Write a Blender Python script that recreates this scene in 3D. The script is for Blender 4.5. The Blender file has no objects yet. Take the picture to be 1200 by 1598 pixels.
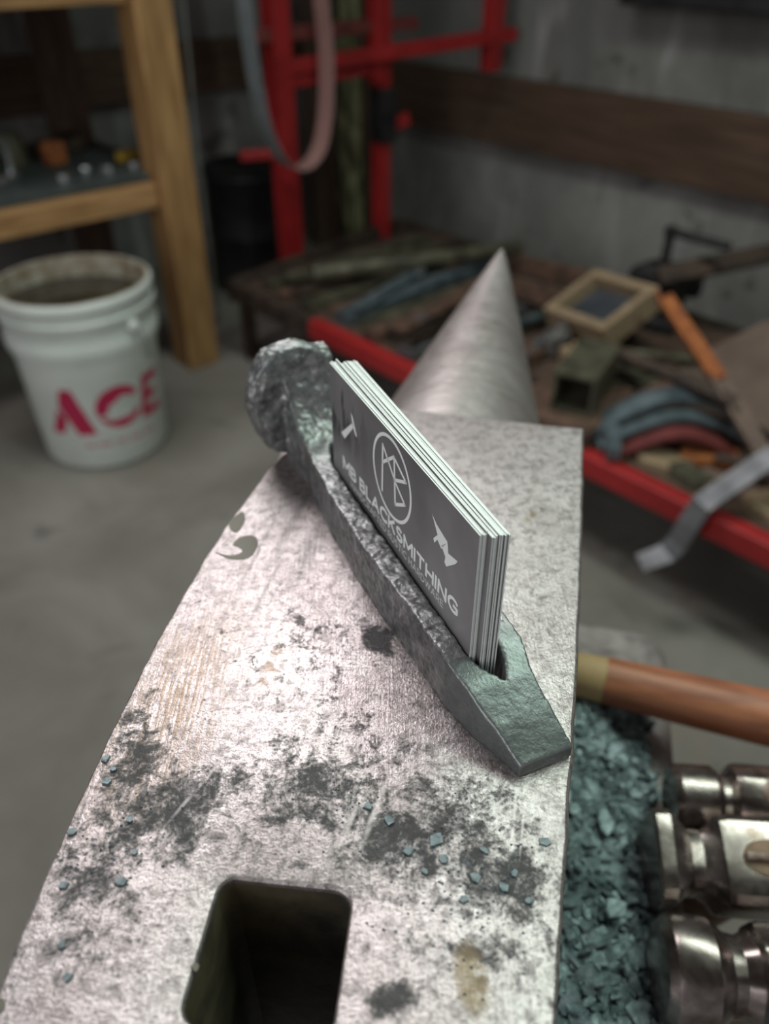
import bpy, bmesh, math, random
from mathutils import Vector, Matrix, noise
random.seed(7)
SC = bpy.context.scene
COL = SC.collection
PI = math.pi

# ---------------------------------------------------------------- camera
FACE = 0.786                      # height of the anvil face above the floor
cam_d = bpy.data.cameras.new('camera')
cam = bpy.data.objects.new('camera', cam_d); COL.objects.link(cam)
cam.location = (0, 0, FACE + 0.153)
cam.rotation_euler = (math.radians(90 - 36.3), 0, 0)
cam_d.sensor_fit = 'VERTICAL'; cam_d.sensor_height = 36.0
cam_d.lens = 36.0 * 1247 / 1598
cam_d.clip_start = 0.01; cam_d.clip_end = 60
cam_d.dof.use_dof = True; cam_d.dof.focus_distance = 0.188
cam_d.dof.aperture_fstop = 9.6
SC.camera = cam

# ---------------------------------------------------------------- world, lamps, exposure
world = bpy.data.worlds.new('world'); SC.world = world; world.use_nodes = True
bg = world.node_tree.nodes['Background']
bg.inputs[0].default_value = (1.0, 0.985, 0.985, 1); bg.inputs[1].default_value = 0.25

def area(name, loc, target, sx, sy, power, color):
    l = bpy.data.lights.new(name, 'AREA'); l.shape = 'RECTANGLE'; l.size = sx; l.size_y = sy
    l.energy = power; l.color = color
    o = bpy.data.objects.new(name, l); COL.objects.link(o)
    o.location = loc
    o.rotation_euler = (Vector(target) - Vector(loc)).to_track_quat('-Z', 'Y').to_euler()
    return o
# soft key lamp, unseen under the roof, set to give the face its sheen
area('ceiling_key_light', (-0.45, 1.30, 2.05), (0.0, 0.16, FACE), 0.9, 0.6, 20.5, (1.0, 0.975, 0.965))
# the open shop door behind and to the left of the viewer
area('door_daylight', (-1.5, -1.3, 1.35), (-0.2, 0.6, 0.55), 1.6, 1.9, 19, (0.97, 0.99, 1.0))
# twin fluorescent tubes of a shop fitting hung from the roof
for dy in (0.0, 0.14):
    area('shop_tube', (0.55, 0.55 + dy, 1.95), (0.30, 0.42 + dy, 0), 1.2, 0.03, 6.5, (0.80, 1.0, 0.87))

SC.view_settings.view_transform = 'Standard'; SC.view_settings.look = 'None'
SC.view_settings.gamma = 1.0; SC.view_settings.exposure = 0.0
SC.view_settings.use_curve_mapping = False

# ---------------------------------------------------------------- helpers
def tag(o, label=None, cat=None, group=None, kind=None):
    if label: o['label'] = label
    if cat: o['category'] = cat
    if group: o['group'] = group
    if kind: o['kind'] = kind
    return o

def empty(name, loc, label, cat, group=None, rot=(0, 0, 0)):
    o = bpy.data.objects.new(name, None); COL.objects.link(o)
    o.location = loc; o.rotation_euler = rot; o.empty_display_size = 0.05
    return tag(o, label, cat, group)

def obj(name, bm, mats, parent=None, smooth=False, loc=None, rot=None, autosmooth=None):
    bmesh.ops.recalc_face_normals(bm, faces=bm.faces[:])
    me = bpy.data.meshes.new(name); bm.to_mesh(me); bm.free()
    for m in (mats if isinstance(mats, (list, tuple)) else [mats]): me.materials.append(m)
    if smooth:
        for p in me.polygons: p.use_smooth = True
        if autosmooth:
            me.set_sharp_from_angle(angle=math.radians(autosmooth))
    o = bpy.data.objects.new(name, me); COL.objects.link(o)
    if parent: o.parent = parent
    if loc: o.location = loc
    if rot: o.rotation_euler = rot
    return o

def box(bm, sx, sy, sz, c=(0, 0, 0), rot=None, bev=0.0, seg=2):
    m = Matrix.Translation(c)
    if rot is not None:
        m = m @ (rot.to_4x4() if isinstance(rot, Matrix) else Matrix.Rotation(rot, 4, 'Z'))
    t = bmesh.new()
    bmesh.ops.create_cube(t, size=1, matrix=Matrix.Diagonal((sx, sy, sz, 1)))
    if bev: bmesh.ops.bevel(t, geom=t.edges[:], offset=bev, segments=seg, affect='EDGES', profile=0.5)
    t.transform(m)
    tmp = bpy.data.meshes.new('t'); t.to_mesh(tmp); t.free(); bm.from_mesh(tmp); bpy.data.meshes.remove(tmp)
    return bm

def lathe(bm, prof, seg=48, mat=Matrix.Identity(4), close=True):
    rings = []
    for r, z in prof:
        rings.append([bm.verts.new(mat @ Vector((r * math.cos(2*PI*i/seg), r * math.sin(2*PI*i/seg), z))) for i in range(seg)])
    for a, b in zip(rings, rings[1:]):
        for i in range(seg):
            j = (i+1) % seg
            bm.faces.new((a[i], a[j], b[j], b[i]))
    if close:
        bm.faces.new(rings[0]); bm.faces.new(rings[-1])
    return bm

def loft(bm, rings, cap=True):
    vs = [[bm.verts.new(p) for p in r] for r in rings]
    n = len(vs[0])
    for a, b in zip(vs, vs[1:]):
        for i in range(n):
            j = (i+1) % n
            bm.faces.new((a[i], a[j], b[j], b[i]))
    if cap: bm.faces.new(vs[0]); bm.faces.new(vs[-1])
    return bm

def tube(bm, pts, r, seg=10, closed=False):
    pts = [Vector(p) for p in pts]; rings = []
    n = len(pts)
    for i, p in enumerate(pts):
        if closed: t = pts[(i+1) % n] - pts[i-1]
        else: t = pts[min(i+1, n-1)] - pts[max(i-1, 0)]
        t.normalize()
        up = Vector((0, 0, 1)) if abs(t.z) < 0.95 else Vector((1, 0, 0))
        a = t.cross(up).normalized(); b = a.cross(t)
        rr = r[i] if isinstance(r, (list, tuple)) else r
        rings.append([p + a*rr*math.cos(2*PI*k/seg) + b*rr*math.sin(2*PI*k/seg) for k in range(seg)])
    if closed: rings.append(rings[0])
    loft(bm, rings, cap=not closed)
    if closed: bmesh.ops.remove_doubles(bm, verts=bm.verts[:], dist=1e-6)
    return bm

def ribbon(bm, pts, width_dir, w, th):
    """flat bar swept along pts (a polyline); width_dir is the direction of its width"""
    pts = [Vector(p) for p in pts]; wd = Vector(width_dir).normalized(); rings = []
    for i, p in enumerate(pts):
        t = (pts[min(i+1, len(pts)-1)] - pts[max(i-1, 0)]).normalized()
        nn = t.cross(wd).normalized(); ww = nn.cross(t).normalized()
        rings.append([p + ww*w/2 + nn*th/2, p - ww*w/2 + nn*th/2, p - ww*w/2 - nn*th/2, p + ww*w/2 - nn*th/2])
    return loft(bm, rings)

def prism(bm, pts, f0, f1):
    """polygon pts (2D) extruded between the maps f0 and f1 (2D -> 3D)"""
    a = [bm.verts.new(f0(*p)) for p in pts]; b = [bm.verts.new(f1(*p)) for p in pts]
    fa = bm.faces.new(a); fb = bm.faces.new(b[::-1])
    for i in range(len(pts)):
        j = (i+1) % len(pts); bm.faces.new((a[j], a[i], b[i], b[j]))
    return bm

def basis(x, z=(0, 0, 1)):
    x = Vector(x).normalized(); z = Vector(z); y = z.cross(x).normalized(); z = x.cross(y)
    return Matrix((x, y, z)).transposed()

# room axes: u runs along the right-hand wall into the corner, v along the left-hand wall
O2 = Vector((-0.15, 1.72)); U2 = Vector((-0.666, 0.746)); V2 = Vector((0.746, 0.666))
def W(s, d, z=0.0):
    q = O2 + U2*s + V2*d
    return Vector((q.x, q.y, z))
RU = math.atan2(U2.y, U2.x); RV = math.atan2(V2.y, V2.x)
U3 = Vector((U2.x, U2.y, 0)); V3 = Vector((V2.x, V2.y, 0))

# ---------------------------------------------------------------- materials
class N:
    """small node-graph helper"""
    def __init__(s, name):
        s.m = bpy.data.materials.new(name); s.m.use_nodes = True
        s.t = s.m.node_tree; s.p = s.t.nodes['Principled BSDF']
        s.co = s.t.nodes.new('ShaderNodeTexCoord').outputs['Object']
    def new(s, t): return s.t.nodes.new(t)
    def link(s, a, b): s.t.links.new(a, b)
    def val(s, sock, v):
        if hasattr(v, 'is_linked') or hasattr(v, 'links'): s.link(v, sock)
        else: sock.default_value = v
    def mapping(s, scale=(1, 1, 1), rot=(0, 0, 0), loc=(0, 0, 0), src=None):
        n = s.new('ShaderNodeMapping'); s.link(src or s.co, n.inputs[0])
        n.inputs['Location'].default_value = loc; n.inputs['Rotation'].default_value = rot; n.inputs['Scale'].default_value = scale
        return n.outputs[0]
    def noise(s, scale, detail=4, rough=0.55, dist=0.0, vec=None, out='Fac'):
        n = s.new('ShaderNodeTexNoise'); s.link(vec or s.co, n.inputs['Vector'])
        n.inputs['Scale'].default_value = scale; n.inputs['Detail'].default_value = detail
        n.inputs['Roughness'].default_value = rough; n.inputs['Distortion'].default_value = dist
        return n.outputs[out]
    def voronoi(s, scale, vec=None, feature='F1', out='Distance'):
        n = s.new('ShaderNodeTexVoronoi'); n.feature = feature; s.link(vec or s.co, n.inputs['Vector']); n.inputs['Scale'].default_value = scale
        return n.outputs[out]
    def ramp(s, fac, stops, interp='LINEAR'):
        n = s.new('ShaderNodeValToRGB'); s.link(fac, n.inputs[0]); e = n.color_ramp.elements; n.color_ramp.interpolation = interp
        while len(e) < len(stops): e.new(0.5)
        for el, (p, c) in zip(e, stops):
            el.position = p; el.color = c if len(c) == 4 else (*c, 1)
        return n.outputs[0]
    def step(s, fac, a, b):
        n = s.new('ShaderNodeMapRange'); n.interpolation_type = 'SMOOTHSTEP'; s.link(fac, n.inputs[0])
        n.inputs[1].default_value = a; n.inputs[2].default_value = b
        return n.outputs[0]
    def math(s, op, a, b=0.0, clamp=False):
        n = s.new('ShaderNodeMath'); n.operation = op; n.use_clamp = clamp
        s.val(n.inputs[0], a); s.val(n.inputs[1], b); return n.outputs[0]
    def mix(s, fac, a, b, mode='MIX'):
        n = s.new('ShaderNodeMix'); n.data_type = 'RGBA'; n.blend_type = mode
        s.val(n.inputs[0], fac)
        for sock, v in ((n.inputs[6], a), (n.inputs[7], b)):
            if hasattr(v, 'links'): s.link(v, sock)
            else: sock.default_value = (*v, 1) if len(v) == 3 else v
        return n.outputs[2]
    def blob(s, c, r, soft=0.6, sq=(1, 1), rot=0.0, src=None):
        """1 inside a round or stretched patch about c, 0 outside"""
        m = s.new('ShaderNodeMapping'); m.vector_type = 'TEXTURE'; s.link(src or s.co, m.inputs[0])
        m.inputs['Location'].default_value = c; m.inputs['Rotation'].default_value = (0, 0, rot)
        m.inputs['Scale'].default_value = (r*sq[0], r*sq[1], r*4)
        l = s.new('ShaderNodeVectorMath'); l.operation = 'LENGTH'; s.link(m.outputs[0], l.inputs[0])
        n = s.new('ShaderNodeMapRange'); n.interpolation_type = 'SMOOTHSTEP'; s.link(l.outputs['Value'], n.inputs[0])
        n.inputs[1].default_value = 1.0; n.inputs[2].default_value = 1.0 - soft
        return n.outputs[0]
    def out(s, color=None, rough=None, metal=None, bumps=(), spec=None):
        if color is not None:
            if hasattr(color, 'links'): s.link(color, s.p.inputs['Base Color'])
            else: s.p.inputs['Base Color'].default_value = (*color, 1)
        if rough is not None: s.val(s.p.inputs['Roughness'], rough)
        if metal is not None: s.val(s.p.inputs['Metallic'], metal)
        if spec is not None: s.p.inputs['Specular IOR Level'].default_value = spec
        prev = None
        for h, strength, dist in bumps:
            b = s.new('ShaderNodeBump'); b.inputs['Strength'].default_value = strength; b.inputs['Distance'].default_value = dist
            s.link(h, b.inputs['Height'])
            if prev: s.link(prev, b.inputs['Normal'])
            prev = b.outputs[0]
        if prev: s.link(prev, s.p.inputs['Normal'])
        return s.m

def simple(name, c1, c2, scale=20, rough=0.6, metal=0.0, bump=0.3, dist=0.001, stretch=(1, 1, 1), detail=5, lo=0.35, hi=0.65):
    n = N(name); v = n.mapping(stretch)
    f = n.noise(scale, detail, 0.6, 0.3, v)
    return n.out(n.ramp(f, [(lo, c1), (hi, c2)]), rough, metal, [(f, bump, dist)])

M = {}
M['rust'] = simple('rusty_steel', (0.05, 0.028, 0.02), (0.16, 0.09, 0.06), 30, 0.75, 0.15, 0.5)
M['rust_dark'] = simple('dark_rusty_steel', (0.022, 0.016, 0.013), (0.085, 0.055, 0.04), 25, 0.7, 0.3, 0.5)
M['rust_orange'] = simple('bright_orange_rust', (0.20, 0.055, 0.018), (0.42, 0.14, 0.04), 30, 0.85, 0.0, 0.5)
M['steel_grey'] = simple('grey_mill_steel', (0.10, 0.10, 0.108), (0.20, 0.20, 0.215), 18, 0.5, 0.5, 0.2)
M['steel_blue'] = simple('blue_grey_steel', (0.075, 0.10, 0.115), (0.20, 0.25, 0.275), 18, 0.45, 0.5, 0.2)
M['steel_olive'] = simple('olive_dirty_steel', (0.04, 0.038, 0.025), (0.13, 0.12, 0.08), 22, 0.6, 0.3, 0.3)
M['steel_bright'] = simple('bright_steel', (0.45, 0.47, 0.48), (0.7, 0.72, 0.74), 40, 0.22, 0.9, 0.1)
M['red'] = simple('red_paint', (0.27, 0.012, 0.014), (0.38, 0.02, 0.021), 12, 0.42, 0.0, 0.1)
M['dull_red'] = simple('dull_dark_red', (0.10, 0.02, 0.02), (0.20, 0.045, 0.04), 18, 0.6, 0.1, 0.2)
M['black'] = simple('black_iron', (0.008, 0.008, 0.009), (0.024, 0.023, 0.024), 20, 0.6, 0.3, 0.3)
M['tan_wood'] = simple('tan_scrap_wood', (0.19, 0.13, 0.075), (0.33, 0.24, 0.15), 14, 0.75, 0.0, 0.2, stretch=(1, 8, 8))
M['brown_card'] = simple('brown_plate', (0.10, 0.068, 0.055), (0.17, 0.115, 0.09), 9, 0.8, 0.0, 0.2)
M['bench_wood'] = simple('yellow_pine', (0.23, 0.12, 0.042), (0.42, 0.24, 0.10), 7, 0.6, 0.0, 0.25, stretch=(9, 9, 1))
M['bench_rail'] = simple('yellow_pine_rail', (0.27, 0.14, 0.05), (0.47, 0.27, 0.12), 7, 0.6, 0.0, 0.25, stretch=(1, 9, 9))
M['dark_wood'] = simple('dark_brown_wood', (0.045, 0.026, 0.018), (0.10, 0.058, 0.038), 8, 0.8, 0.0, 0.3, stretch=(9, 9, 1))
M['shelf_mat'] = simple('dark_green_grey_shelf', (0.028, 0.036, 0.036), (0.06, 0.075, 0.073), 12, 0.55, 0.0, 0.2)
M['belt_grey'] = simple('grey_belt_cloth', (0.13, 0.15, 0.155), (0.19, 0.21, 0.215), 40, 0.8, 0.0, 0.2)
M['belt_pink'] = simple('pink_abrasive', (0.25, 0.13, 0.12), (0.34, 0.19, 0.17), 200, 0.9, 0.0, 0.3)
M['wire'] = simple('grey_wire', (0.2, 0.2, 0.19), (0.3, 0.3, 0.28), 30, 0.5, 0.2, 0.1)
M['stump'] = simple('stump_wood', (0.08, 0.055, 0.04), (0.18, 0.13, 0.09), 8, 0.85, 0.0, 0.4, stretch=(8, 8, 1))

def concrete():
    n = N('old_concrete_wall')
    big = n.noise(2.2, 5, 0.6, 0.4); streak = n.noise(4, 6, 0.65, 0.5, n.mapping((2.2, 2.2, 0.45)))
    fine = n.noise(45, 5, 0.65)
    base = n.ramp(big, [(0.3, (0.10, 0.097, 0.092)), (0.7, (0.27, 0.26, 0.25))])
    c = n.mix(n.step(streak, 0.5, 0.72), base, (0.36, 0.345, 0.34))
    c = n.mix(n.math('MULTIPLY', n.step(n.noise(9, 3, 0.5), 0.62, 0.72), 0.75), c, (0.06, 0.055, 0.045))
    return n.out(c, 0.88, 0, [(fine, 0.5, 0.004), (big, 0.4, 0.02)])
M['wall'] = concrete()

def floor_mat():
    n = N('worn_concrete_floor')
    big = n.noise(2.6, 6, 0.6, 0.6); fine = n.noise(60, 4, 0.6)
    c = n.ramp(big, [(0.25, (0.115, 0.105, 0.088)), (0.5, (0.175, 0.162, 0.142)), (0.75, (0.265, 0.25, 0.225))])
    c = n.mix(n.math('MULTIPLY', n.step(n.noise(7, 4, 0.6, 0.8), 0.6, 0.7), 0.6), c, (0.07, 0.065, 0.058))
    c = n.mix(n.math('MULTIPLY', n.step(n.noise(4, 3, 0.6, 0.8, n.mapping(loc=(3, 5, 0))), 0.6, 0.75), 0.3), c, (0.22, 0.14, 0.09))
    return n.out(c, 0.75, 0, [(fine, 0.3, 0.001)])
M['floor'] = floor_mat()

def plank_mat():
    n = N('dark_wall_plank'); v = n.mapping((0.6, 9, 9))
    f = n.noise(9, 5, 0.6, 0.4, v)
    c = n.ramp(f, [(0.3, (0.042, 0.023, 0.014)), (0.7, (0.115, 0.065, 0.042))])
    return n.out(c, 0.85, 0, [(f, 0.4, 0.004)])
M['plank'] = plank_mat()

# ---------------------------------------------------------------- the setting
WALL_D, WALL_S = 1.05, 1.13      # right wall stands WALL_D behind the rack's front rail, left wall WALL_S along it
bm = bmesh.new(); box(bm, 6.5, 6.5, 0.1, (0.3, 0.9, -0.05))
tag(obj('floor', bm, M['floor']), kind='structure')
bm = bmesh.new(); box(bm, 4.6, 0.15, 2.5, (0, 0, 1.25))
o = obj('wall_right', bm, M['wall'], loc=W(WALL_S + 0.15 - 2.3, WALL_D + 0.075), rot=(0, 0, RU)); tag(o, kind='structure')
bm = bmesh.new(); box(bm, 4.2, 0.15, 2.5, (0, 0, 1.25))
o = obj('wall_left', bm, M['wall'], loc=W(WALL_S + 0.075, WALL_D - 2.1), rot=(0, 0, RV)); tag(o, kind='structure')
bm = bmesh.new(); box(bm, 4.4, 0.045, 0.185, (0, 0, 0), bev=0.004)
o = obj('trim_1', bm, M['plank'], loc=W(WALL_S - 2.21, WALL_D - 0.024, 0.482), rot=(0, 0, RU)); tag(o, 'dark brown plank fixed along the right concrete wall', kind='structure')
bm = bmesh.new(); box(bm, 4.0, 0.045, 0.14, (0, 0, 0), bev=0.004)
o = obj('trim_2', bm, M['plank'], loc=W(WALL_S - 0.024, WALL_D - 2.06, 0.585), rot=(0, 0, RV)); tag(o, 'dark brown plank fixed along the left concrete wall', kind='structure')
# roof boards over the shop
bm = bmesh.new(); box(bm, 4.6, 3.4, 0.05, (0, 0, 0))
o = obj('ceiling', bm, M['dark_wood'], loc=W(WALL_S - 2.15, WALL_D - 1.6, 2.53), rot=(0, 0, RU)); tag(o, kind='structure')

# ---------------------------------------------------------------- anvil
AX = Vector((0.223, 0.975, 0)).normalized(); AN = Vector((AX.y, -AX.x, 0))
AR = math.atan2(-AX.x, AX.y)                       # turn of the anvil about z
AB = 0.586                                          # height of the anvil's bed
A0 = Vector((0.0, 0.15, AB))
FZ = FACE - AB

def anvil_face_mat():
    n = N('hammered_anvil_face')
    def P(x, y): return (x/1000 - A0.x, y/1000 - A0.y, FZ)
    along = n.mapping((9.0, 0.5, 1), (0, 0, -AR))           # streaks along the face
    big = n.noise(38, 3, 0.6, 0.5); mid = n.noise(300, 6, 0.7, 0.5); fine = n.noise(1150, 3, 0.7, 0.3)
    str2 = n.noise(150, 3, 0.6, 0.0, along)
    c = n.ramp(big, [(0.3, (0.40, 0.345, 0.345)), (0.55, (0.51, 0.45, 0.455)), (0.75, (0.60, 0.545, 0.555))])
    c = n.mix(n.math('MULTIPLY', n.step(mid, 0.45, 0.62), 0.72), c, (0.22, 0.19, 0.19))
    c = n.mix(n.math('MULTIPLY', n.step(str2, 0.50, 0.68), 0.40), c, (0.30, 0.265, 0.25))
    c = n.mix(n.math('MULTIPLY', n.step(fine, 0.50, 0.66), 0.55), c, (0.15, 0.13, 0.13))
    # brown rubbed streaks by the left edge
    br = n.math('MULTIPLY', n.blob(P(-52, 128), 0.034, 0.9, (0.55, 1.5), AR + 0.05), n.step(str2, 0.40, 0.58))
    br2 = n.math('MULTIPLY', n.blob(P(-29, 141), 0.010, 0.9, (0.35, 1.3), AR), n.step(mid, 0.40, 0.6))
    c = n.mix(n.math('MULTIPLY', n.math('MAXIMUM', br, br2), 0.75), c, (0.24, 0.165, 0.105))
    # grey drawn lines left of the spike
    ln = None
    for (x, y, w, l, r) in ((-30, 200, 0.0020, 0.036, AR), (-37.5, 192, 0.0012, 0.03, AR + .03), (-22.5, 188, 0.0060, 0.026, AR - .03), (-34, 170, .0012, .02, AR)):
        b = n.blob(P(x, y), 1.0, 0.95, (w, l), r); ln = b if ln is None else n.math('MAXIMUM', ln, b)
    c = n.mix(n.math('MULTIPLY', n.math('MULTIPLY', ln, n.step(str2, 0.3, 0.58)), 0.75), c, (0.13, 0.12, 0.12))
    # black forge scale trodden into the face
    dark = None
    for (x, y, r, sq, rot, w) in ((8, 95, 0.034, (1.15, 0.72), 0.1, 1.0), (-14, 104, 0.030, (1.0, 0.7), 0.3, .9), (22, 86, 0.024, (1.3, 0.9), -0.6, .9),
                               (-46, 100, 0.026, (1.3, .75), .4, 1.0), (-1.5, 151, 0.0115, (0.75, 1.0), 0, 1.25), (5.5, 153, 0.006, (.8, 1.3), 0, 1.1),
                               (-57, 112, 0.018, (.7, 1.5), 0.1, 1.0), (-58, 84, .022, (.9, 1.3), 0, .75), (2, 62.5, .009, (1, .6), 0, 1.2), (20, 72, .026, (1.2, 1), 0, .45),
                               (-15, 150, .035, (1.2, .8), .3, .38), (55, 225, .05, (1, 1), 0, .2), (-8, 118, .03, (1.3, .7), 0, .45), (16.5, 71.5, .008, (1.2, .6), 0, 1.0)):
        k = n.math('MULTIPLY', n.blob(P(x, y), r, 1.0, sq, rot), w)
        dark = k if dark is None else n.math('MAXIMUM', dark, k)
    grain = n.math('ADD', n.math('MULTIPLY', n.noise(130, 6, 0.75, 0.6), 0.55), n.math('ADD', n.math('MULTIPLY', fine, 0.2), n.math('MULTIPLY', mid, 0.25)))
    dk = n.step(n.math('ADD', grain, n.math('MULTIPLY', dark, 0.165)), 0.535, 0.69)
    c = n.mix(n.math('MULTIPLY', dk, 0.94), c, (0.03, 0.029, 0.031))
    # old brown drip near the heel, small dent far right
    rust = n.math('MULTIPLY', n.math('MAXIMUM', n.blob(P(15.6, 66.5), 0.0062, 0.5, (0.62, 1.3), 0.08), n.blob(P(47, 206), .004, .9, (.5, 1.6), -.7)), n.step(mid, 0.25, 0.5))
    c = n.mix(n.math('MULTIPLY', rust, 0.8), c, (0.20, 0.145, 0.085))
    # clean scratches
    sc = None
    for (x, y, w, l, r) in ((-2, 100, 0.0010, 0.016, AR - .10), (-7.5, 97, 0.0009, 0.009, AR - 0.12), (27, 96, .0005, .011, AR), (29, 96, .0004, .010, AR), (-41, 106, .0007, .014, AR - .28), (-45, 222, .0007, .006, -.9), (-38, 222, .0006, .004, -.9)):
        b = n.blob(P(x, y), 1.0, 0.8, (w, l), r)
        sc = b if sc is None else n.math('MAXIMUM', sc, b)
    c = n.mix(n.math('MULTIPLY', n.math('MULTIPLY', sc, 0.85), n.step(mid, 0.40, 0.56)), c, (0.56, 0.50, 0.50))
    rough = n.math('ADD', n.math('MULTIPLY', mid, 0.25), n.math('ADD', n.math('MULTIPLY', dk, 0.25), 0.24))
    metal = n.math('SUBTRACT', 0.70, n.math('MULTIPLY', dk, 0.5))
    h = n.math('ADD', n.math('ADD', n.math('MULTIPLY', fine, 0.55), n.math('MULTIPLY', mid, 0.45)), n.math('SUBTRACT', n.math('MULTIPLY', str2, 0.25), n.math('MULTIPLY', dk, 0.25)))
    return n.out(c, rough, metal, [(h, 0.55, 0.0006)])
M['face'] = anvil_face_mat()

def horn_mat():
    n = N('polished_horn_steel')
    big = n.noise(22, 4, 0.6, 0.6); mid = n.noise(120, 5, 0.62, 0.3); ring = n.noise(60, 4, 0.6, 0.2, n.mapping((0.6, 5, 0.6), (0, 0, -AR)))
    c = n.ramp(big, [(0.3, (0.33, 0.28, 0.275)), (0.6, (0.47, 0.42, 0.415)), (0.8, (0.56, 0.52, 0.52))])
    c = n.mix(n.math('MULTIPLY', n.step(ring, 0.52, 0.7), 0.45), c, (0.22, 0.17, 0.15))
    c = n.mix(n.math('MULTIPLY', n.step(mid, 0.58, 0.72), 0.5), c, (0.16, 0.13, 0.125))
    return n.out(c, n.math('ADD', n.math('MULTIPLY', mid, 0.25), 0.26), 0.75, [(mid, 0.25, 0.001), (ring, 0.1, 0.001)])
M['horn'] = horn_mat()
M['anvil_body'] = simple('anvil_body_steel', (0.07, 0.058, 0.055), (0.23, 0.19, 0.18), 45, 0.5, 0.5, 0.5)
M['hole_wall'] = simple('dark_brown_hole_wall', (0.02, 0.019, 0.015), (0.11, 0.088, 0.05), 70, 0.7, 0.1, 0.5)  # hole walls are darker and browner than the face
M['foot'] = simple('worn_anvil_foot', (0.24, 0.20, 0.195), (0.50, 0.44, 0.43), 60, 0.42, 0.5, 0.4)

anvil = empty('anvil', A0, 'large worn steel anvil with a bright face, square hole and pointed horn', 'anvil')
def al(x, y, z): return Vector((x/1000 - A0.x, y/1000 - A0.y, z - AB))      # millimetre plan position -> anvil space

def spline(pts, n):
    out = []
    P = [pts[0]] + list(pts) + [pts[-1]]
    for i in range(1, len(P)-2):
        p0, p1, p2, p3 = (Vector(q) for q in P[i-1:i+3])
        for k in range(n):
            t = k/n
            out.append(0.5*((2*p1) + (p2-p0)*t + (2*p0-5*p1+4*p2-p3)*t*t + (3*p1-p0-3*p2+p3)*t**3))
    out.append(Vector(pts[-1])); return out
right_edge = spline([(17, 0), (29.8, 58.8), (51.7, 150.3), (75.4, 261.8)], 26)
left_edge = spline([(-25.5, 284.5), (-37.1, 246.6), (-52.9, 191), (-62.2, 141.2), (-67.3, 96.2), (-69.2, 65.8), (-70.5, 12)], 16)
far_edge = [Vector((75.4, 261.8)).lerp(Vector((-25.5, 284.5)), k/20) for k in range(1, 20)]
near_edge = [Vector((-70.5, 12)).lerp(Vector((17, 0)), k/16) for k in range(1, 16)]
outline = right_edge + far_edge + left_edge + near_edge
HC = Vector((-20.9, 70.6)); HA = -0.115
hole = []
hs, hr_ = 13.2, 3.6
for cx_, cy_, a0 in ((1, 1, 0), (-1, 1, PI/2), (-1, -1, PI), (1, -1, 1.5*PI)):
    for k in range(6):
        a = a0 + PI/2*k/5
        x = cx_*(hs-hr_) + hr_*math.cos(a); y = cy_*(hs-hr_) + hr_*math.sin(a)
        hole.append(HC + Vector((x*math.cos(HA) - y*math.sin(HA), x*math.sin(HA) + y*math.cos(HA))))
def ring_offset(pts, d, jit=0.0):
    out = []; n = len(pts)
    for i, p in enumerate(pts):
        t = (pts[(i+1) % n] - pts[i-1]).normalized()
        j = (noise.noise(Vector((p.x*.14, p.y*.14, 3.3)))*jit + noise.noise(Vector((p.x*.45, p.y*.45, 1.3)))*jit*.5) if jit else 0
        out.append(p + Vector((t.y, -t.x))*(d + j))
    return out
bm = bmesh.new()
def stack(pts, levels, jit):
    rings = [[bm.verts.new(al(p.x, p.y, FACE + z/1000)) for p in ring_offset(pts, d, jit)] for d, z in levels]
    n = len(pts)
    for a, b in zip(rings, rings[1:]):
        for i in range(n): bm.faces.new((a[i], a[(i+1) % n], b[(i+1) % n], b[i]))
    return rings
ro = stack(outline, [(-1.6, 0), (-0.9, -0.12), (-0.35, -0.55), (-0.05, -1.3), (0, -2.6), (0, -40), (-4, -62), (-20, -78)], 0.35)
rh = stack(hole, [(1.1, 0), (0.55, -0.15), (0.15, -0.6), (0, -1.5), (0, -40), (0, -78)], 0.35)
def fill(r1, r2):
    e = set()
    for r in (r1, r2):
        for i in range(len(r)):
            ed = bm.edges.get((r[i], r[(i+1) % len(r)])); e.add(ed)
    bmesh.ops.triangle_fill(bm, edges=list(e), use_beauty=True)
fill(ro[0], rh[0]); fill(ro[-1], rh[-1])
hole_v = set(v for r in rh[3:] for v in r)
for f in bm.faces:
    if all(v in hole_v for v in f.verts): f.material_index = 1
obj('face_block', bm, [M['face'], M['hole_wall']], anvil, smooth=True, autosmooth=28)
# waist and feet
def rect_ring(c, hw, hl, z, r=0.012, k=4):
    out = []
    for sx, sy, a0 in ((1, 1, 0), (-1, 1, PI/2), (-1, -1, PI), (1, -1, 1.5*PI)):
        for i in range(k+1):
            a = a0 + PI/2*i/k
            q = AN*(sx*(hw-r) + r*math.cos(a)) + AX*(sy*(hl-r) + r*math.sin(a))
            out.append(Vector((c[0]/1000 - A0.x + q.x, c[1]/1000 - A0.y + q.y, z)))
    return out
CB = (5, 192)
bm = bmesh.new()
loft(bm, [rect_ring(CB, 0.040, 0.075, FZ - 0.079), rect_ring(CB, 0.036, 0.066, FZ - 0.10), rect_ring(CB, 0.042, 0.072, FZ - 0.12), rect_ring(CB, 0.066, 0.09, FZ - 0.146)])
obj('waist', bm, M['anvil_body'], anvil, smooth=True, autosmooth=40)
CF = (3.5, 181.5)
bm = bmesh.new()
loft(bm, [rect_ring(CF, 0.117, 0.160, 0), rect_ring(CF, 0.117, 0.160, FZ - 0.163, .014), rect_ring(CF, 0.114, 0.157, FZ - 0.158, .014), rect_ring(CF, 0.109, 0.152, FZ - 0.1555, .014), rect_ring(CF, 0.07, 0.10, FZ - 0.1465, .012)])
obj('foot', bm, M['foot'], anvil, smooth=True, autosmooth=50)
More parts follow.
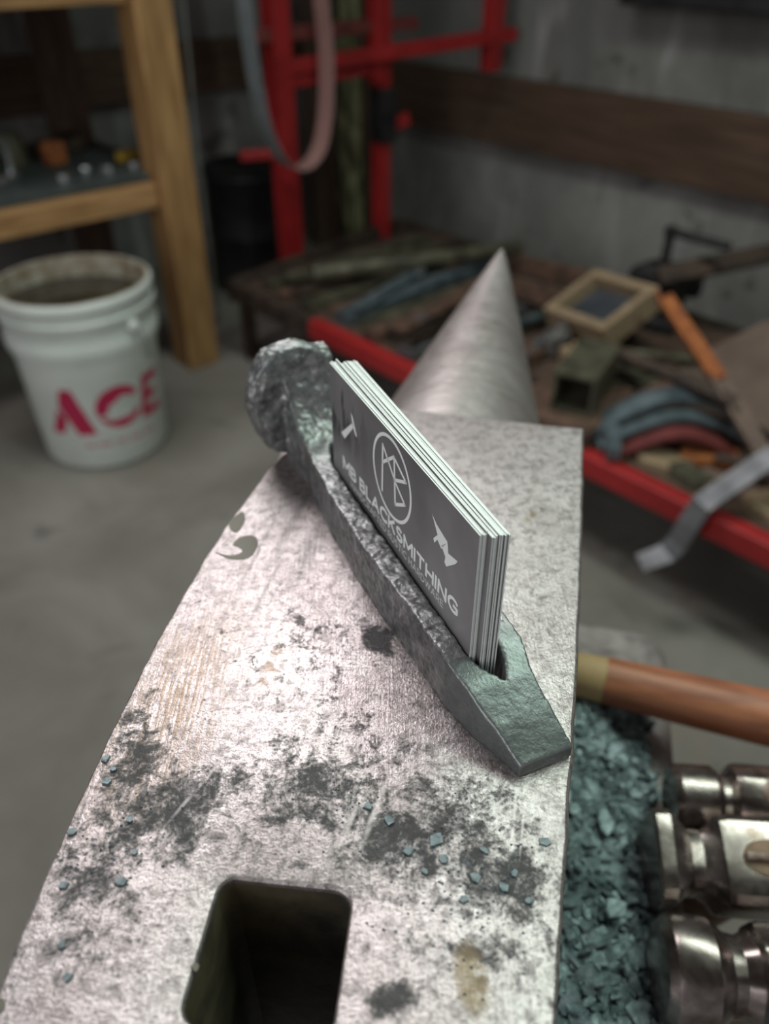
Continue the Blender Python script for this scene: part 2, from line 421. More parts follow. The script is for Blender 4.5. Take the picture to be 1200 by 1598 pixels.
# horn: cone that springs from the step beyond the face and rises to a point at face level
bm = bmesh.new(); rings = []
base_c = Vector((24.0, 272.5))
L = 201.0
for k in range(41):
    t = (k/40); l = -6 + (L + 6)*t
    r = 1.2 + 49.5*(1 - t)**0.90
    if k == 40: r = 0.6
    top = -7.0 + 7.0*t - 0.6*math.sin(PI*t)
    cz = top - r
    c = base_c + Vector((AX.x, AX.y))*l
    ring = []
    for i in range(40):
        a = 2*PI*i/40
        q = AN*(r*math.cos(a))
        ring.append(al(c.x + q.x, c.y + q.y, FACE + (cz + r*math.sin(a))/1000))
    rings.append(ring)
loft(bm, rings)
obj('horn', bm, M['horn'], anvil, smooth=True, autosmooth=60)

# timber block under the anvil
bm = bmesh.new(); box(bm, 0.21, 0.25, AB, (0, 0, AB/2), bev=0.006)
st = obj('anvil_stand', bm, M['stump'], loc=(0.0035, 0.1815, 0), rot=(0, 0, AR)); tag(st, 'heavy timber block standing under the steel anvil', 'stand')

# ---------------------------------------------------------------- spike card holder
def spike_mat():
    n = N('forged_spike_steel')
    mid = n.noise(260, 5, 0.65, 0.15); fine = n.noise(900, 3, 0.65); big = n.noise(60, 3, 0.6)
    x = n.new('ShaderNodeSeparateXYZ'); n.link(n.co, x.inputs[0])
    flat = n.step(x.outputs[0], 0.080, 0.094)                 # dressed flat towards the chisel end
    g = n.new('ShaderNodeNewGeometry')
    edge = n.step(g.outputs['Pointiness'], 0.515, 0.60)
    c = n.ramp(mid, [(0.32, (0.11, 0.112, 0.115)), (0.52, (0.25, 0.248, 0.252)), (0.70, (0.42, 0.41, 0.415))])
    c = n.mix(n.math('MULTIPLY', n.step(big, 0.45, 0.65), 0.4), c, (0.17, 0.20, 0.195))
    c = n.mix(n.math('MULTIPLY', flat, 0.8), c, n.mix(fine, (0.13, 0.155, 0.15), (0.25, 0.275, 0.27)))
    c = n.mix(n.math('MULTIPLY', edge, 0.7), c, (0.58, 0.58, 0.58))
    h = n.math('ADD', n.math('MULTIPLY', fine, .35), n.math('MULTIPLY', mid, n.math('SUBTRACT', 1.0, n.math('MULTIPLY', flat, .75))))
    return n.out(c, n.math('ADD', n.math('MULTIPLY', fine, 0.2), 0.30), 0.65, [(h, 0.5, 0.0007)])
M['spike'] = spike_mat()
TLc = Vector((-0.01594, 0.21179)); DD = Vector((0.4016, -0.9158)); NN = Vector((0.9158, 0.4016))
CR = math.atan2(DD.y, DD.x)
# stations along the spike (mm): s, outer front, slot front, slot back, outer back, top z
stn = [(-37, -3.5, 3, 3, 11, 41), (-33.5, -5.0, 3, 3, 12, 40.5), (-31.5, -5.6, 3, 3, 12.3, 37), (-29.5, -5.6, 3, 3, 12.5, 31.5), (-27, -5.3, 3, 3, 12.8, 26), (-24, -5.0, 3, 3, 13, 21.5), (-20.5, -4.7, 3, 3, 13, 18.6), (-17, -4.6, 3.4, 3.4, 13.2, 17.2), (-13.5, -4.8, 3.6, 3.6, 13.5, 16.3), (-8, -5.2, 1.6, 7.0, 14, 16), (0, -5.8, -0.4, 8.9, 14.8, 15.9),
       (15, -6.8, -0.5, 9.6, 15.4, 15.8), (30, -7.2, -0.6, 9.6, 15.4, 15.8), (42, -7.3, -0.5, 9.4, 15.2, 15.8), (56, -6.8, -0.5, 9.2, 15, 15.9), (70, -6.0, -0.4, 9.0, 14.8, 16),
       (82, -5.9, -0.4, 8.8, 14.5, 16), (88.5, -5.5, -0.2, 8.2, 14.4, 15.6), (92, -5.1, 1.4, 7.7, 13.9, 14.6), (97, -4.3, 5.4, 5.4, 12.9, 13.0), (100, -3.5, 5, 5, 12.7, 11.5), (105, -1.8, 5.5, 5.5, 12.9, 8.9), (109, -.7, 6, 6, 13.5, 6.5), (113.3, 0.6, 7, 7, 14.6, 3.9)]
def lerp_st(a, b, t): return tuple(x + (y-x)*t for x, y in zip(a, b))
dense = []
for a, b in zip(stn, stn[1:]):
    for k in range(4): dense.append(lerp_st(a, b, k/4))
dense.append(stn[-1])
bm = bmesh.new(); cols = []
for (s, a, b, c, d, zt) in dense:
    wob = noise.noise(Vector((s*0.12, 0, 0)))*0.35
    zb = 0.0
    row = []
    for nn_ in (a + wob, b, c, d + noise.noise(Vector((s*0.1, 9, 0)))*0.5):
        row.append((bm.verts.new((s/1000, nn_/1000, (zt + noise.noise(Vector((s*.15, nn_*.3, 4)))*.35)/1000)), bm.verts.new((s/1000, nn_/1000, zb))))
    cols.append(row)
for (r0, r1, st0, st1) in zip(cols, cols[1:], dense, dense[1:]):
    open_ = (st0[3] - st0[2] > 0.01) or (st1[3] - st1[2] > 0.01)
    for i in (0, 1, 2):
        if i == 1: continue
        bm.faces.new((r0[i][0], r1[i][0], r1[i+1][0], r0[i+1][0])); bm.faces.new((r0[i][1], r0[i+1][1], r1[i+1][1], r1[i][1]))
    for i in (0, 3):
        bm.faces.new((r0[i][0], r0[i][1], r1[i][1], r1[i][0]))
    if open_:
        for i in (1, 2): bm.faces.new((r0[i][0], r0[i][1], r1[i][1], r1[i][0]))
for r in (cols[0], cols[-1]):
    bm.faces.new((r[0][0], r[1][0], r[1][1], r[0][1])); bm.faces.new((r[2][0], r[3][0], r[3][1], r[2][1]))
bmesh.ops.remove_doubles(bm, verts=bm.verts[:], dist=3e-5)
bmesh.ops.dissolve_degenerate(bm, edges=bm.edges[:], dist=1e-6)
# head: oval cap standing up at the end of the shank, neck ramping into it
rings = []
for (s, c_n, c_z, hn, hz) in ((-30.5, -0.8, 22.8, 12.0, 17.5), (-31.6, -0.9, 22.8, 15.0, 20.4), (-34.5, -1.0, 22.8, 16.2, 21.3), (-38, -1.0, 22.6, 16.4, 21.3), (-40.5, -0.8, 22.4, 14.0, 19), (-42, -.6, 22.2, 9, 13), (-42.6, -.6, 22, 4, 6)):
    ring = []
    for i in range(36):
        a = 2*PI*i/36
        q = 1 + 0.06*noise.noise(Vector((math.cos(a)*1.5, math.sin(a)*1.5, 7)))
        e = 2/2.15
        ca, sa = math.cos(a), math.sin(a)
        ring.append(Vector(((s)/1000, (c_n + hn*q*math.copysign(abs(ca)**e, ca))/1000, max(0.0004, (c_z + hz*q*math.copysign(abs(sa)**e, sa))/1000))))
    rings.append(ring)
loft(bm, rings)
spike = obj('railroad_spike_card_holder', bm, M['spike'], loc=(TLc.x, TLc.y, FACE), rot=(0, 0, CR), smooth=True)
md = spike.modifiers.new('r', 'REMESH'); md.mode = 'VOXEL'; md.voxel_size = 0.00045; md.use_smooth_shade = True
md = spike.modifiers.new('s', 'SMOOTH'); md.factor = 0.5; md.iterations = 3
dg = bpy.context.evaluated_depsgraph_get()
me = bpy.data.meshes.new_from_object(spike.evaluated_get(dg)); spike.modifiers.clear(); spike.data = me
nrm_ = [v.normal.copy() for v in me.vertices]
for vtx, vn_ in zip(me.vertices, nrm_):                   # forged, chipped skin
    p = vtx.co*1000
    rough = 1.0 if p.x < 82 else max(0.16, 1 - (p.x-80)/11)
    h = 0.34*noise.noise(p*0.28) + 0.26*noise.noise(p*0.75) + 0.10*noise.noise(p*1.9)
    if p.x < -22: h += 0.9*noise.noise(p*0.16 + Vector((5, 0, 0))) + .4*noise.noise(p*.4)
    if p.z > 0.3: vtx.co += vn_*(h*rough/1000)
    if vtx.co.z < 0: vtx.co.z = 0
if not me.materials: me.materials.append(M['spike'])
for p in me.polygons: p.use_smooth = True
tag(spike, 'split railroad spike forged into a card holder lying on the anvil', 'card holder')

# ---------------------------------------------------------------- business cards
def paper():
    n = N('white_card_stock'); f = n.noise(900, 2, 0.5)
    return n.out(n.ramp(f, [(0.3, (0.80, 0.86, 0.83)), (0.7, (0.90, 0.94, 0.92))]), 0.6, 0)
M['paper'] = paper()
def print_mat():
    n = N('grey_forest_print')
    col = n.mapping((1, 1, 0.12)); x = n.new('ShaderNodeSeparateXYZ'); n.link(n.co, x.inputs[0])
    soft = n.noise(22, 3, 0.5, 0.3); trees = n.noise(330, 5, 0.65, 0.0, col); fol = n.noise(500, 3, 0.6)
    base = n.ramp(soft, [(0.3, (0.085, 0.082, 0.085)), (0.7, (0.24, 0.23, 0.24))])
    band = n.math('MULTIPLY', n.step(x.outputs[0], 0.036, 0.006), n.step(x.outputs[2], 0.024, 0.034))
    t = n.math('MULTIPLY', n.step(n.math('ADD', trees, n.math('MULTIPLY', n.math('SUBTRACT', 0.040, x.outputs[2]), 11.0)), 0.49, 0.57), band)
    c = n.mix(n.math('MULTIPLY', t, n.math('ADD', 0.62, n.math('MULTIPLY', fol, 0.5), True)), base, (0.028, 0.028, 0.03))
    c = n.mix(n.math('MULTIPLY', n.step(x.outputs[2], 0.021, 0.008), 0.85), c, (0.022, 0.022, 0.024))
    return n.out(c, 0.42, 0)
M['print'] = print_mat()
n_ = N('white_ink'); M['ink'] = n_.out((0.85, 0.87, 0.87), 0.5, 0)
n_ = N('grey_ink'); M['ink_grey'] = n_.out((0.62, 0.63, 0.64), 0.5, 0)
CW, CH, CT = 0.0889, 0.0508, 0.00036
def card_mesh():
    bm = bmesh.new(); box(bm, CW, CT, CH, (CW/2, CT/2, CH/2))
    me = bpy.data.meshes.new('business_card'); bmesh.ops.recalc_face_normals(bm, faces=bm.faces[:]); bm.to_mesh(me); bm.free()
    me.materials.append(M['paper']); me.materials.append(M['print'])
    for p in me.polygons: p.material_index = 1 if abs(p.normal.y) > 0.9 else 0
    return me
cme = card_mesh()
ords = ['front', 'second', 'third', 'fourth', 'fifth', 'sixth', 'seventh', 'eighth', 'ninth', 'tenth', 'eleventh', 'twelfth', 'thirteenth', 'fourteenth', 'last']
y = 0.0; front_card = None
nC = 15
gaps = [0.02, 0.02, 0.03, 0.10, 0.03, 0.02, 0.12, 0.03, 0.03, 0.05, 0.10, 0.02, 0.02, 0.08, 0]
sofs = [0, -.1, .15, .1, -.2, 1.6, 1.9, 1.7, 1.4, 1.8, 2.0, 1.6, 2.1, 1.9, 2.2]
for i in range(nC):
    o = bpy.data.objects.new('business_card', cme); COL.objects.link(o)
    fan = (nC/2 - i)*-0.0007
    p = TLc + NN*(y/1000) + DD*(sofs[i]/1000)
    o.location = (p.x, p.y, FACE + 0.0003 + (0.0002 if i % 3 == 1 else 0.0) + (.00035 if i in (4, 9) else 0))
    o.rotation_euler = (0, 0, CR - 0.00122*i)
    y += CT*1000 + gaps[i]*0.9 + .11
    lab = ('front business card of the stack with white circular logo and anvil print' if i == 0 else
           'rearmost white-edged business card of the stack in the spike' if i == nC-1 else
           '%s business card from the printed front of the stack, white edge showing' % ords[i])
    tag(o, lab, 'business card', 'business cards in the spike')
    if i == 0: front_card = o
def ink(name, polys, mat, eps=0.00004):
    """flat printing on the front card: polygons in card millimetres (from left, from bottom)"""
    bm = bmesh.new()
    for pl in polys:
        bm.faces.new([bm.verts.new((px/1000, -eps, pz/1000)) for px, pz in pl])
    o = obj(name, bm, mat, front_card); return o
def stroke(pts, w):
    out = []
    for (x0, z0), (x1, z1) in zip(pts, pts[1:]):
        d = Vector((x1-x0, z1-z0)).normalized(); q = Vector((-d.y, d.x))*w/2; e = d*w*0.35
        a = Vector((x0, z0)) - e; b = Vector((x1, z1)) + e
        out.append([tuple(a+q), tuple(b+q), tuple(b-q), tuple(a-q)])
    return out
def ring_poly(c, r, w, n=64):
    out = []
    for i in range(n):
        a, b = 2*PI*i/n, 2*PI*(i+1)/n
        out.append([(c[0]+(r-w)*math.cos(a), c[1]+(r-w)*math.sin(a)), (c[0]+r*math.cos(a), c[1]+r*math.sin(a)), (c[0]+r*math.cos(b), c[1]+r*math.sin(b)), (c[0]+(r-w)*math.cos(b), c[1]+(r-w)*math.sin(b))])
    return out
ink('circle_logo', ring_poly((44.2, 37.6), 12.2, 1.0), M['ink'])
ink('monogram', stroke([(38.2, 30.2), (38.7, 44.8), (46.0, 38.6)], .95) + stroke([(38.4, 39.2), (45.7, 45.0), (53.0, 41.8), (46.0, 38.3), (52.6, 34.7)], .95) + stroke([(52.6, 34.7), (46.7, 31.0), (45.9, 44.6)], .95), M['ink'], 0.00006)
ink('hammer_emblem', [[(8.0, 31.8), (10.6, 31.0), (18.6, 39.3), (17.9, 40.3)], [(16.2, 42.6), (17.6, 42.0), (18.7, 40.2), (20.6, 37.0), (19.4, 36.9), (17.4, 39.2)]], M['ink'])
ink('anvil_emblem', [[(67.4, 42.0), (70.0, 40.6), (75.6, 39.4), (72.8, 35.4), (70.6, 36.6), (69.2, 34.6), (68.6, 35.6), (70.6, 38.0)],
                     [(72.6, 36.4), (75.6, 39.2), (76.2, 36.6), (80.6, 37.6), (79.8, 36.2), (75.6, 32.2), (74.6, 32.8), (74.9, 34.6)]], M['ink'])
def arc_pts(cx, cz, rx, rz, a0, a1, n=10):
    return [(cx + rx*math.cos(math.radians(a0 + (a1-a0)*i/n)), cz + rz*math.sin(math.radians(a0 + (a1-a0)*i/n))) for i in range(n+1)]
GLYPH = {   # width, strokes in a box one unit tall
    'M': (.95, [[(.0, 0), (.0, 1), (.475, .28), (.95, 1), (.95, 0)]]),
    'B': (.66, [[(0, 0), (0, 1), (.34, 1)] + arc_pts(.36, .765, .25, .235, 90, -90) + [(0, .53)], [(.36, .53)] + arc_pts(.38, .265, .28, .265, 90, -90) + [(0, 0)]]),
    'L': (.55, [[(0, 1), (0, 0), (.55, 0)]]),
    'A': (.86, [[(0, 0), (.43, 1), (.86, 0)], [(.17, .30), (.69, .30)]]),
    'C': (.80, [arc_pts(.48, .5, .48, .5, 48, 312, 18)]),
    'K': (.72, [[(0, 0), (0, 1)], [(.68, 1), (0, .36)], [(.26, .60), (.72, 0)]]),
    'S': (.64, [arc_pts(.32, .755, .28, .245, 40, 250, 12) + arc_pts(.32, .255, .31, .255, 75, -140, 12)]),
    'I': (.0, [[(0, 0), (0, 1)]]),
    'T': (.74, [[(0, 1), (.74, 1)], [(.37, 1), (.37, 0)]]),
    'H': (.74, [[(0, 0), (0, 1)], [(.74, 0), (.74, 1)], [(0, .5), (.74, .5)]]),
    'N': (.76, [[(0, 0), (0, 1), (.76, 0), (.76, 1)]]),
    'G': (.86, [arc_pts(.48, .5, .48, .5, 48, 318, 18) + [(.84, .46), (.50, .46)]]),
    'D': (.80, [[(0, 0), (0, 1), (.32, 1)] + arc_pts(.32, .5, .48, .5, 90, -90, 14) + [(0, 0)]]),
    'R': (.66, [[(0, 0), (0, 1), (.34, 1)] + arc_pts(.36, .70, .28, .30, 90, -90) + [(0, .40)], [(.36, .40), (.66, 0)]]),
    'F': (.56, [[(0, 0), (0, 1), (.56, 1)], [(0, .48), (.50, .48)]]),
    'E': (.58, [[(.58, 0), (0, 0), (0, 1), (.58, 1)], [(0, .51), (.52, .51)]]),
    'U': (.74, [[(0, 1), (0, .38)] + arc_pts(.37, .37, .37, .37, 180, 360, 12) + [(.74, 1)]]),
    'W': (1.2, [[(0, 1), (.30, 0), (.60, 1), (.90, 0), (1.2, 1)]]),
}
def lettering(name, txt, x0, x1, z0, h, wt, mat, rise, gap=.30):
    """line of print from x0 to x1 (card millimetres), wt is the stroke weight in letter heights"""
    adv = []; x = 0.0
    for ch in txt:
        if ch == ' ': x += .42; continue
        adv.append((ch, x)); x += GLYPH[ch][0] + gap
    tot = x - gap; k = (x1 - x0)/tot
    polys = []
    for ch, gx in adv:
        for st in GLYPH[ch][1]:
            P_ = [(x0 + (gx + a)*k, z0 + rise*(gx + a)/tot + wt*h/2 + b*(h - wt*h)) for a, b in st]
            polys += stroke(P_, wt*h)
    bm = bmesh.new()
    for m_, pl in enumerate(polys):
        e = 0.00004 + (m_ % 3)*0.000004
        bm.faces.new([bm.verts.new((px/1000, -e, pz/1000)) for px, pz in pl])
    return obj(name, bm, mat, front_card)
lettering('title_lettering', 'MB BLACKSMITHING', 9.0, 82.0, 19.6, 4.7, 0.21, M['ink'], 1.9)
lettering('subtitle_lettering', 'HANDCRAFTED RUSTIC HARDWARE', 15.0, 75.0, 16.5, 2.4, 0.165, M['ink_grey'], 1.9, .34)

# ---------------------------------------------------------------- bits lying on the anvil
M['flake'] = simple('blue_grey_forge_scale', (0.07, 0.09, 0.10), (0.25, 0.31, 0.33), 300, 0.45, 0.3, 0.4, 0.0005)
def flake_bm(r, th=0.0004, n=6):
    bm = bmesh.new(); pts = []
    for i in range(n):
        a = 2*PI*(i + random.uniform(-.3, .3))/n; q = r*random.uniform(0.65, 1.15); pts.append((q*math.cos(a), q*math.sin(a)*random.uniform(.7, 1)))
    tl = random.uniform(-.15, .15)
    prism(bm, pts, lambda x, y: Vector((x, y, 0)), lambda x, y: Vector((x*.93, y*.93, th + abs(x)*abs(tl))))
    return bm
for (x, y, r) in ((-65.4, 95.0, 1.3), (-63.5, 83.5, 1.3), (-52.5, 84.3, 1.4), (-63.5, 113.2, 1.2), (-61.5, 107.5, 1.4), (-60.8, 110.5, .9), (-60, 72, 1.2), (33.4, 92.8, 1.5), (-57, 66.5, 1.0),
                  (10.5, 93.2, 1.9), (1.0, 97.5, 1.3), (5, 90.7, 1.4), (18.0, 85.2, 1.5), (12, 89, 1.2), (23.5, 83, 1.3), (15.5, 80.6, 1.0), (-3.5, 101, 1.1), (20.5, 91, 1.1), (28, 80.4, 1.2), (26, 86, .9), (8, 86.5, .9), (-51, 90.5, .9), (-54, 98, .9)):
    o = obj('scale_flake', flake_bm(r/1000), M['flake'], loc=(x/1000, y/1000, FACE + 0.00002), rot=(0, 0, random.uniform(0, 6)))
    lab = {(-65.4, 95.0): 'flake overhanging the left edge of the anvil face', (-63.5, 83.5): 'flake near the left edge of the anvil face, below the overhanging one', (-52.5, 84.3): 'dark blue-grey flake lying alone left of the square hole', (-63.5, 113.2): 'uppermost flake on the left edge of the anvil face',
           (-60, 72): 'flake low on the left of the anvil face, left of the square hole', (33.4, 92.8): 'flake lying alone below the chisel end of the spike', (-57, 66.5): 'lowest flake on the left of the anvil face', (10.5, 93.2): 'largest pale blue flake in the dark scale patch'}.get((x, y))
    if lab is None: lab = 'small blue-grey flake by the left edge of the anvil face' if x < -40 else 'small blue-grey flake among the dark scale patch above the square hole'
    tag(o, lab, 'scale flake', 'scale flakes on the anvil face')
# fine scale dust on the face, far too many to count
bm = bmesh.new()
for k in range(420):
    c = random.choice(((8, 94, 13), (14, 88, 11), (-10, 102, 10), (22, 84, 9), (-52, 98, 12), (-58, 88, 9), (20, 74, 12), (0, 80, 20)))
    x = random.gauss(c[0], c[2]*.55); y_ = random.gauss(c[1], c[2]*.42)
    hx, hy = x - HC.x, y_ - HC.y
    if abs(hx) < 16.5 and abs(hy) < 16.5: continue
    if x > 28 + (y_-58)*.22 or x < -64 or y_ < 50: continue
    r = random.uniform(.15, .5)/1000; a0 = random.uniform(0, 6)
    v = [bm.verts.new(Vector((x/1000 + r*math.cos(a0 + q*2.1), y_/1000 + r*math.sin(a0 + q*2.1)*.8, FACE + random.uniform(.00002, .0001)))) for q in range(3)]
    t_ = bm.verts.new(Vector((x/1000, y_/1000, FACE + r*.9)))
    bm.faces.new(v)
    for q in range(3): bm.faces.new((v[q], v[(q+1) % 3], t_))
tag(obj('scale_dust', bm, M['flake']), 'fine blue-grey scale dust scattered over the anvil face', 'scale dust', kind='stuff')
# wet spots
n_ = N('dirty_water'); n_.p.inputs['Coat Weight'].default_value = 0.0
M['wet'] = n_.out((0.15, 0.135, 0.11), 0.5, 0.0, spec=.25)
def puddle(name, pts, label, h=0.0005):
    bm = bmesh.new(); c = Vector((sum(p[0] for p in pts)/len(pts), sum(p[1] for p in pts)/len(pts)))
    P3 = spline(pts + [pts[0]], 6)[:-1]
    prism(bm, [(q.x/1000, q.y/1000) for q in P3], lambda a, b: Vector((a, b, FACE + .00003)), lambda a, b: Vector((a, b, FACE + h*.35)))
    tag(obj(name, bm, M['wet']), label, 'wet spot')
puddle('wet_spot', [(-46.6, 191.2), (-44.8, 195.0), (-40.6, 195.6), (-38.8, 192), (-39.8, 186.4), (-42, 184.6), (-46, 184.4), (-51.2, 187.6), (-46.5, 186.0), (-43.4, 187.4), (-43.8, 189.4)], 'curled brown wet spot on the anvil face near its left edge', .0004)
puddle('wet_spot', [(-49.6, 202.5), (-46.4, 208.2), (-44.8, 206), (-44.6, 202), (-46.2, 197.6), (-48.4, 199)], 'small oval wet spot at the left edge of the anvil face', .0005)
puddle('wet_spot', [(-69.0, 62.2), (-67.8, 63.0), (-66.7, 62.2), (-66.9, 60.8), (-68.2, 60.2)], 'tiny brown droplet by the bottom left corner of the anvil', .0005)
puddle('wet_spot', [(-35.3, 68.2), (-34.6, 69.0), (-33.8, 68.4), (-34.2, 67.4)], 'tiny clear droplet beside the square hole of the anvil', .0005)

# ---------------------------------------------------------------- scale heap on the anvil foot
FT = FACE - 0.1555
def foot_pt(a, l): q = AN*a + AX*l; return CF[0]/1000 + q.x, CF[1]/1000 + q.y
def teal():
    n = N('teal_forge_scale'); f = n.noise(130, 6, 0.75); g = n.noise(450, 3, 0.6)
    c = n.ramp(f, [(0.3, (0.05, 0.07, 0.078)), (0.5, (0.19, 0.25, 0.262)), (0.7, (0.42, 0.50, 0.52))])
    return n.out(c, 0.42, 0.25, [(g, 0.5, 0.001)])
M['teal'] = teal()
def heap_h(a, l):
    e = max(0.0, 1 - ((a-0.072)/0.036)**2)
    return 0.010*e*(0.75 + 0.5*noise.noise(Vector((a*60, l*60, 1))))
bm = bmesh.new()
for k in range(2600):
    a = random.uniform(0.045, 0.104); l = random.uniform(-0.13, 0.10)
    x, y_ = foot_pt(a, l); z = FT + heap_h(a, l) + random.uniform(0, .0025) + max(0, .109-a)*.231
    r = random.choice((.0012, .0018, .0025, .0035, .0048))*random.uniform(.8, 1.2)
    R = Matrix.Rotation(random.uniform(0, 6.28), 3, 'Z') @ Matrix.Rotation(random.gauss(0, .45), 3, 'X') @ Matrix.Rotation(random.gauss(0, .45), 3, 'Y')
    n = random.choice((4, 5, 6)); c = Vector((x, y_, z)); th = R @ Vector((0, 0, 0.0005))
    pts = [R @ Vector((r*random.uniform(.4, 1.5)*math.cos(2*PI*i/n), r*random.uniform(.3, 1.1)*math.sin(2*PI*i/n), 0)) for i in range(n)]
    va = [bm.verts.new(c + p - th) for p in pts]; vb = [bm.verts.new(c + p*.95 + th) for p in pts]
    bm.faces.new(va[::-1]); bm.faces.new(vb)
    for i in range(n): bm.faces.new((va[i], va[(i+1) % n], vb[(i+1) % n], vb[i]))
# bedding of the heap
gx, gy = 16, 44
gv = [[None]*(gy+1) for _ in range(gx+1)]
for i in range(gx+1):
    for j in range(gy+1):
        a = 0.045 + 0.058*i/gx; l = -0.13 + 0.235*j/gy; x, y_ = foot_pt(a, l)
        gv[i][j] = bm.verts.new((x, y_, FT + 0.0002 + heap_h(a, l)*.85 + max(0, .109-a)*.231))
for i in range(gx):
    for j in range(gy): bm.faces.new((gv[i][j], gv[i+1][j], gv[i+1][j+1], gv[i][j+1]))
tag(obj('scale_heap', bm, M['teal']), 'heap of teal forge scale flakes on the foot of the anvil', 'scale heap', kind='stuff')
for (a, l, sx, sy, rz, tx) in ((0.088, -0.098, .007, .018, .35, .15), (0.083, -0.083, .008, .011, .9, -.2), (0.094, -0.045, .009, .010, .2, .2), (0.086, -0.013, .010, .008, .4, .15), (0.097, -0.07, .006, .012, -.5, .3), (0.082, .02, .008, .012, .1, .1), (0.094, -0.118, .008, .009, .5, .1)):
    x, y_ = foot_pt(a, l); bm = bmesh.new()
    pts = [(sx*random.uniform(.3, .6)*math.cos(2*PI*i/7), sy*random.uniform(.32, .6)*math.sin(2*PI*i/7)) for i in range(7)]
    prism(bm, pts, lambda p, q: Vector((p, q, -.0005)), lambda p, q: Vector((p*.95, q*.97, .0007 + p*p*20)))
    o = obj('large_scale_flake', bm, M['teal'], loc=(x, y_, FT + heap_h(a, l) + .0062 + max(0, .109-a)*.231), rot=(tx*1.6, .25 - tx, rz))
    tag(o, 'large teal plate of forge scale lying on top of the scale heap', 'scale flake', 'large flakes on the scale heap')

# ---------------------------------------------------------------- hammers in the rack on the right
def hammer_steel():
    n = N('polished_hammer_steel'); mid = n.noise(90, 5, 0.6, 0.4); fine = n.noise(500, 3, .6)
    c = n.ramp(mid, [(0.35, (0.15, 0.12, 0.112)), (0.65, (0.34, 0.29, 0.275))])
    c = n.mix(n.math('MULTIPLY', n.step(n.noise(60, 4, .6), .58, .7), .6), c, (0.10, 0.055, 0.04))
    return n.out(c, n.math('ADD', n.math('MULTIPLY', mid, 0.25), 0.14), 0.92, [(fine, .1, .0004)])
M['hammer'] = hammer_steel()
M['handle_end'] = simple('hammer_handle_end_grain', (0.12, 0.075, 0.045), (0.30, 0.20, 0.13), 90, 0.7, 0, .4, .0006)
M['wedge'] = simple('rusty_wedge', (0.10, 0.05, 0.035), (0.30, 0.24, 0.21), 150, 0.5, 0.5, .4, .0006)
M['hickory'] = simple('hickory', (0.30, 0.19, 0.10), (0.45, 0.30, 0.17), 10, .5, 0, .1, stretch=(8, 8, 1))
def sec(x, hy, hz, kind, n=32, p=None):
    """cross-section at x: 'o' round, '8' octagon, 'r' soft square"""
    out = []
    for i in range(n):
        a = 2*PI*(i + 0.5)/n; ca, sa = math.cos(a), math.sin(a)
        if kind == 'o': q = 1.0
        elif kind == '8':
            k = (a + PI/8) % (PI/4) - PI/8; q = math.cos(PI/8)/math.cos(k)*1.04
        else:
            e = p or 5.0; q = 1/((abs(ca)**e + abs(sa)**e)**(1/e))
        out.append(Vector((x, hy*q*ca, hz*q*sa)))
    return out
def hammer(loc, rz, profile, eye_x, eye_kind, label, roll=0.0, hlen=0.30, eye=(0.0085, 0.0065), top=0.014):
    root = empty('forging_hammer', loc, label, 'hammer', 'hammers hung in the rack', rot=(roll, 0, rz))
    bm = bmesh.new(); loft(bm, [sec(*p) for p in profile])
    head = obj('head', bm, M['hammer'], root, smooth=True, autosmooth=24)
    # handle through the eye, its end grain showing on top
    rings = []
    for z, f in ((top + .0004, .90), (top - .0008, 1.0), (-top - .004, 1.0), (-top - .02, 1.25), (-0.15, 1.15), (-hlen, 1.35)):
        rings.append([Vector((eye_x + eye[0]*f*math.cos(2*PI*i/20), eye[1]*f*math.sin(2*PI*i/20), z)) for i in range(20)])
    bm = bmesh.new(); loft(bm, rings)
    h = obj('handle', bm, M['handle_end'], root, smooth=True, autosmooth=40)
    if eye_kind == 'bar':
        bm = bmesh.new(); box(bm, eye[0]*1.7, 0.0028, 0.006, (eye_x, 0, top - .001), bev=.0004)
    else:
        bm = bmesh.new(); lathe(bm, [(0.0062, -.003), (0.0062, .0009), (0.0055, .0014), (0.0042, .0014), (0.0038, .0006), (.0022, .0006), (.002, .0022), (.0005, .0026)], 20, Matrix.Translation((eye_x, 0, top)))
    obj('wedge', bm, M['wedge'], h, smooth=True, autosmooth=40)
    return root
HZ = FACE - 0.1365
# round-faced hammer
hammer((0.1165, 0.1955, HZ), -0.10, [(0.000, .0085, .0085, 'o'), (.0008, .0125, .0125, 'o'), (.003, .0140, .0140, 'o'), (.0165, .0142, .0142, 'o'), (.0185, .0128, .0128, 'o'), (.020, .0108, .0108, 'o'), (.0225, .0108, .0108, 'o'), (.0245, .0150, .0150, '8'), (.027, .0158, .0158, '8'), (.057, .0158, .0158, '8'), (.061, .012, .012, 'o'), (.066, .013, .013, 'o'), (.088, .012, .0035, 'r')],
       0.039, 'ring', 'round-faced hammer head next to the wooden handle, farthest of the three hammers', top=.0146, roll=0.30, hlen=.24)
# square-faced hammer with a waisted neck
hammer((0.1003, 0.167, HZ + .002), -0.08, [(0.0, .0155, .0155, 'r'), (.001, .0168, .0168, 'r'), (.006, .0165, .0168, 'r', 32, 6), (.0075, .0158, .0160, 'r', 32, 6), (.0135, .0112, .0120, 'r', 32, 4), (.018, .0108, .0115, 'r', 32, 4), (.0215, .0125, .0128, 'r', 32, 4), (.0245, .0160, .0150, 'r', 32, 5), (.028, .0165, .0150, 'r', 32, 6), (.052, .0165, .0150, 'r', 32, 6), (.058, .012, .012, 'r'), (.064, .013, .013, 'r'), (.085, .012, .003, 'r')],
       0.0405, 'bar', 'square-faced hammer head with tan wood in its eye, middle of the three hammers', roll=0.30, hlen=.24, eye=(0.0105, 0.0072), top=.0150)
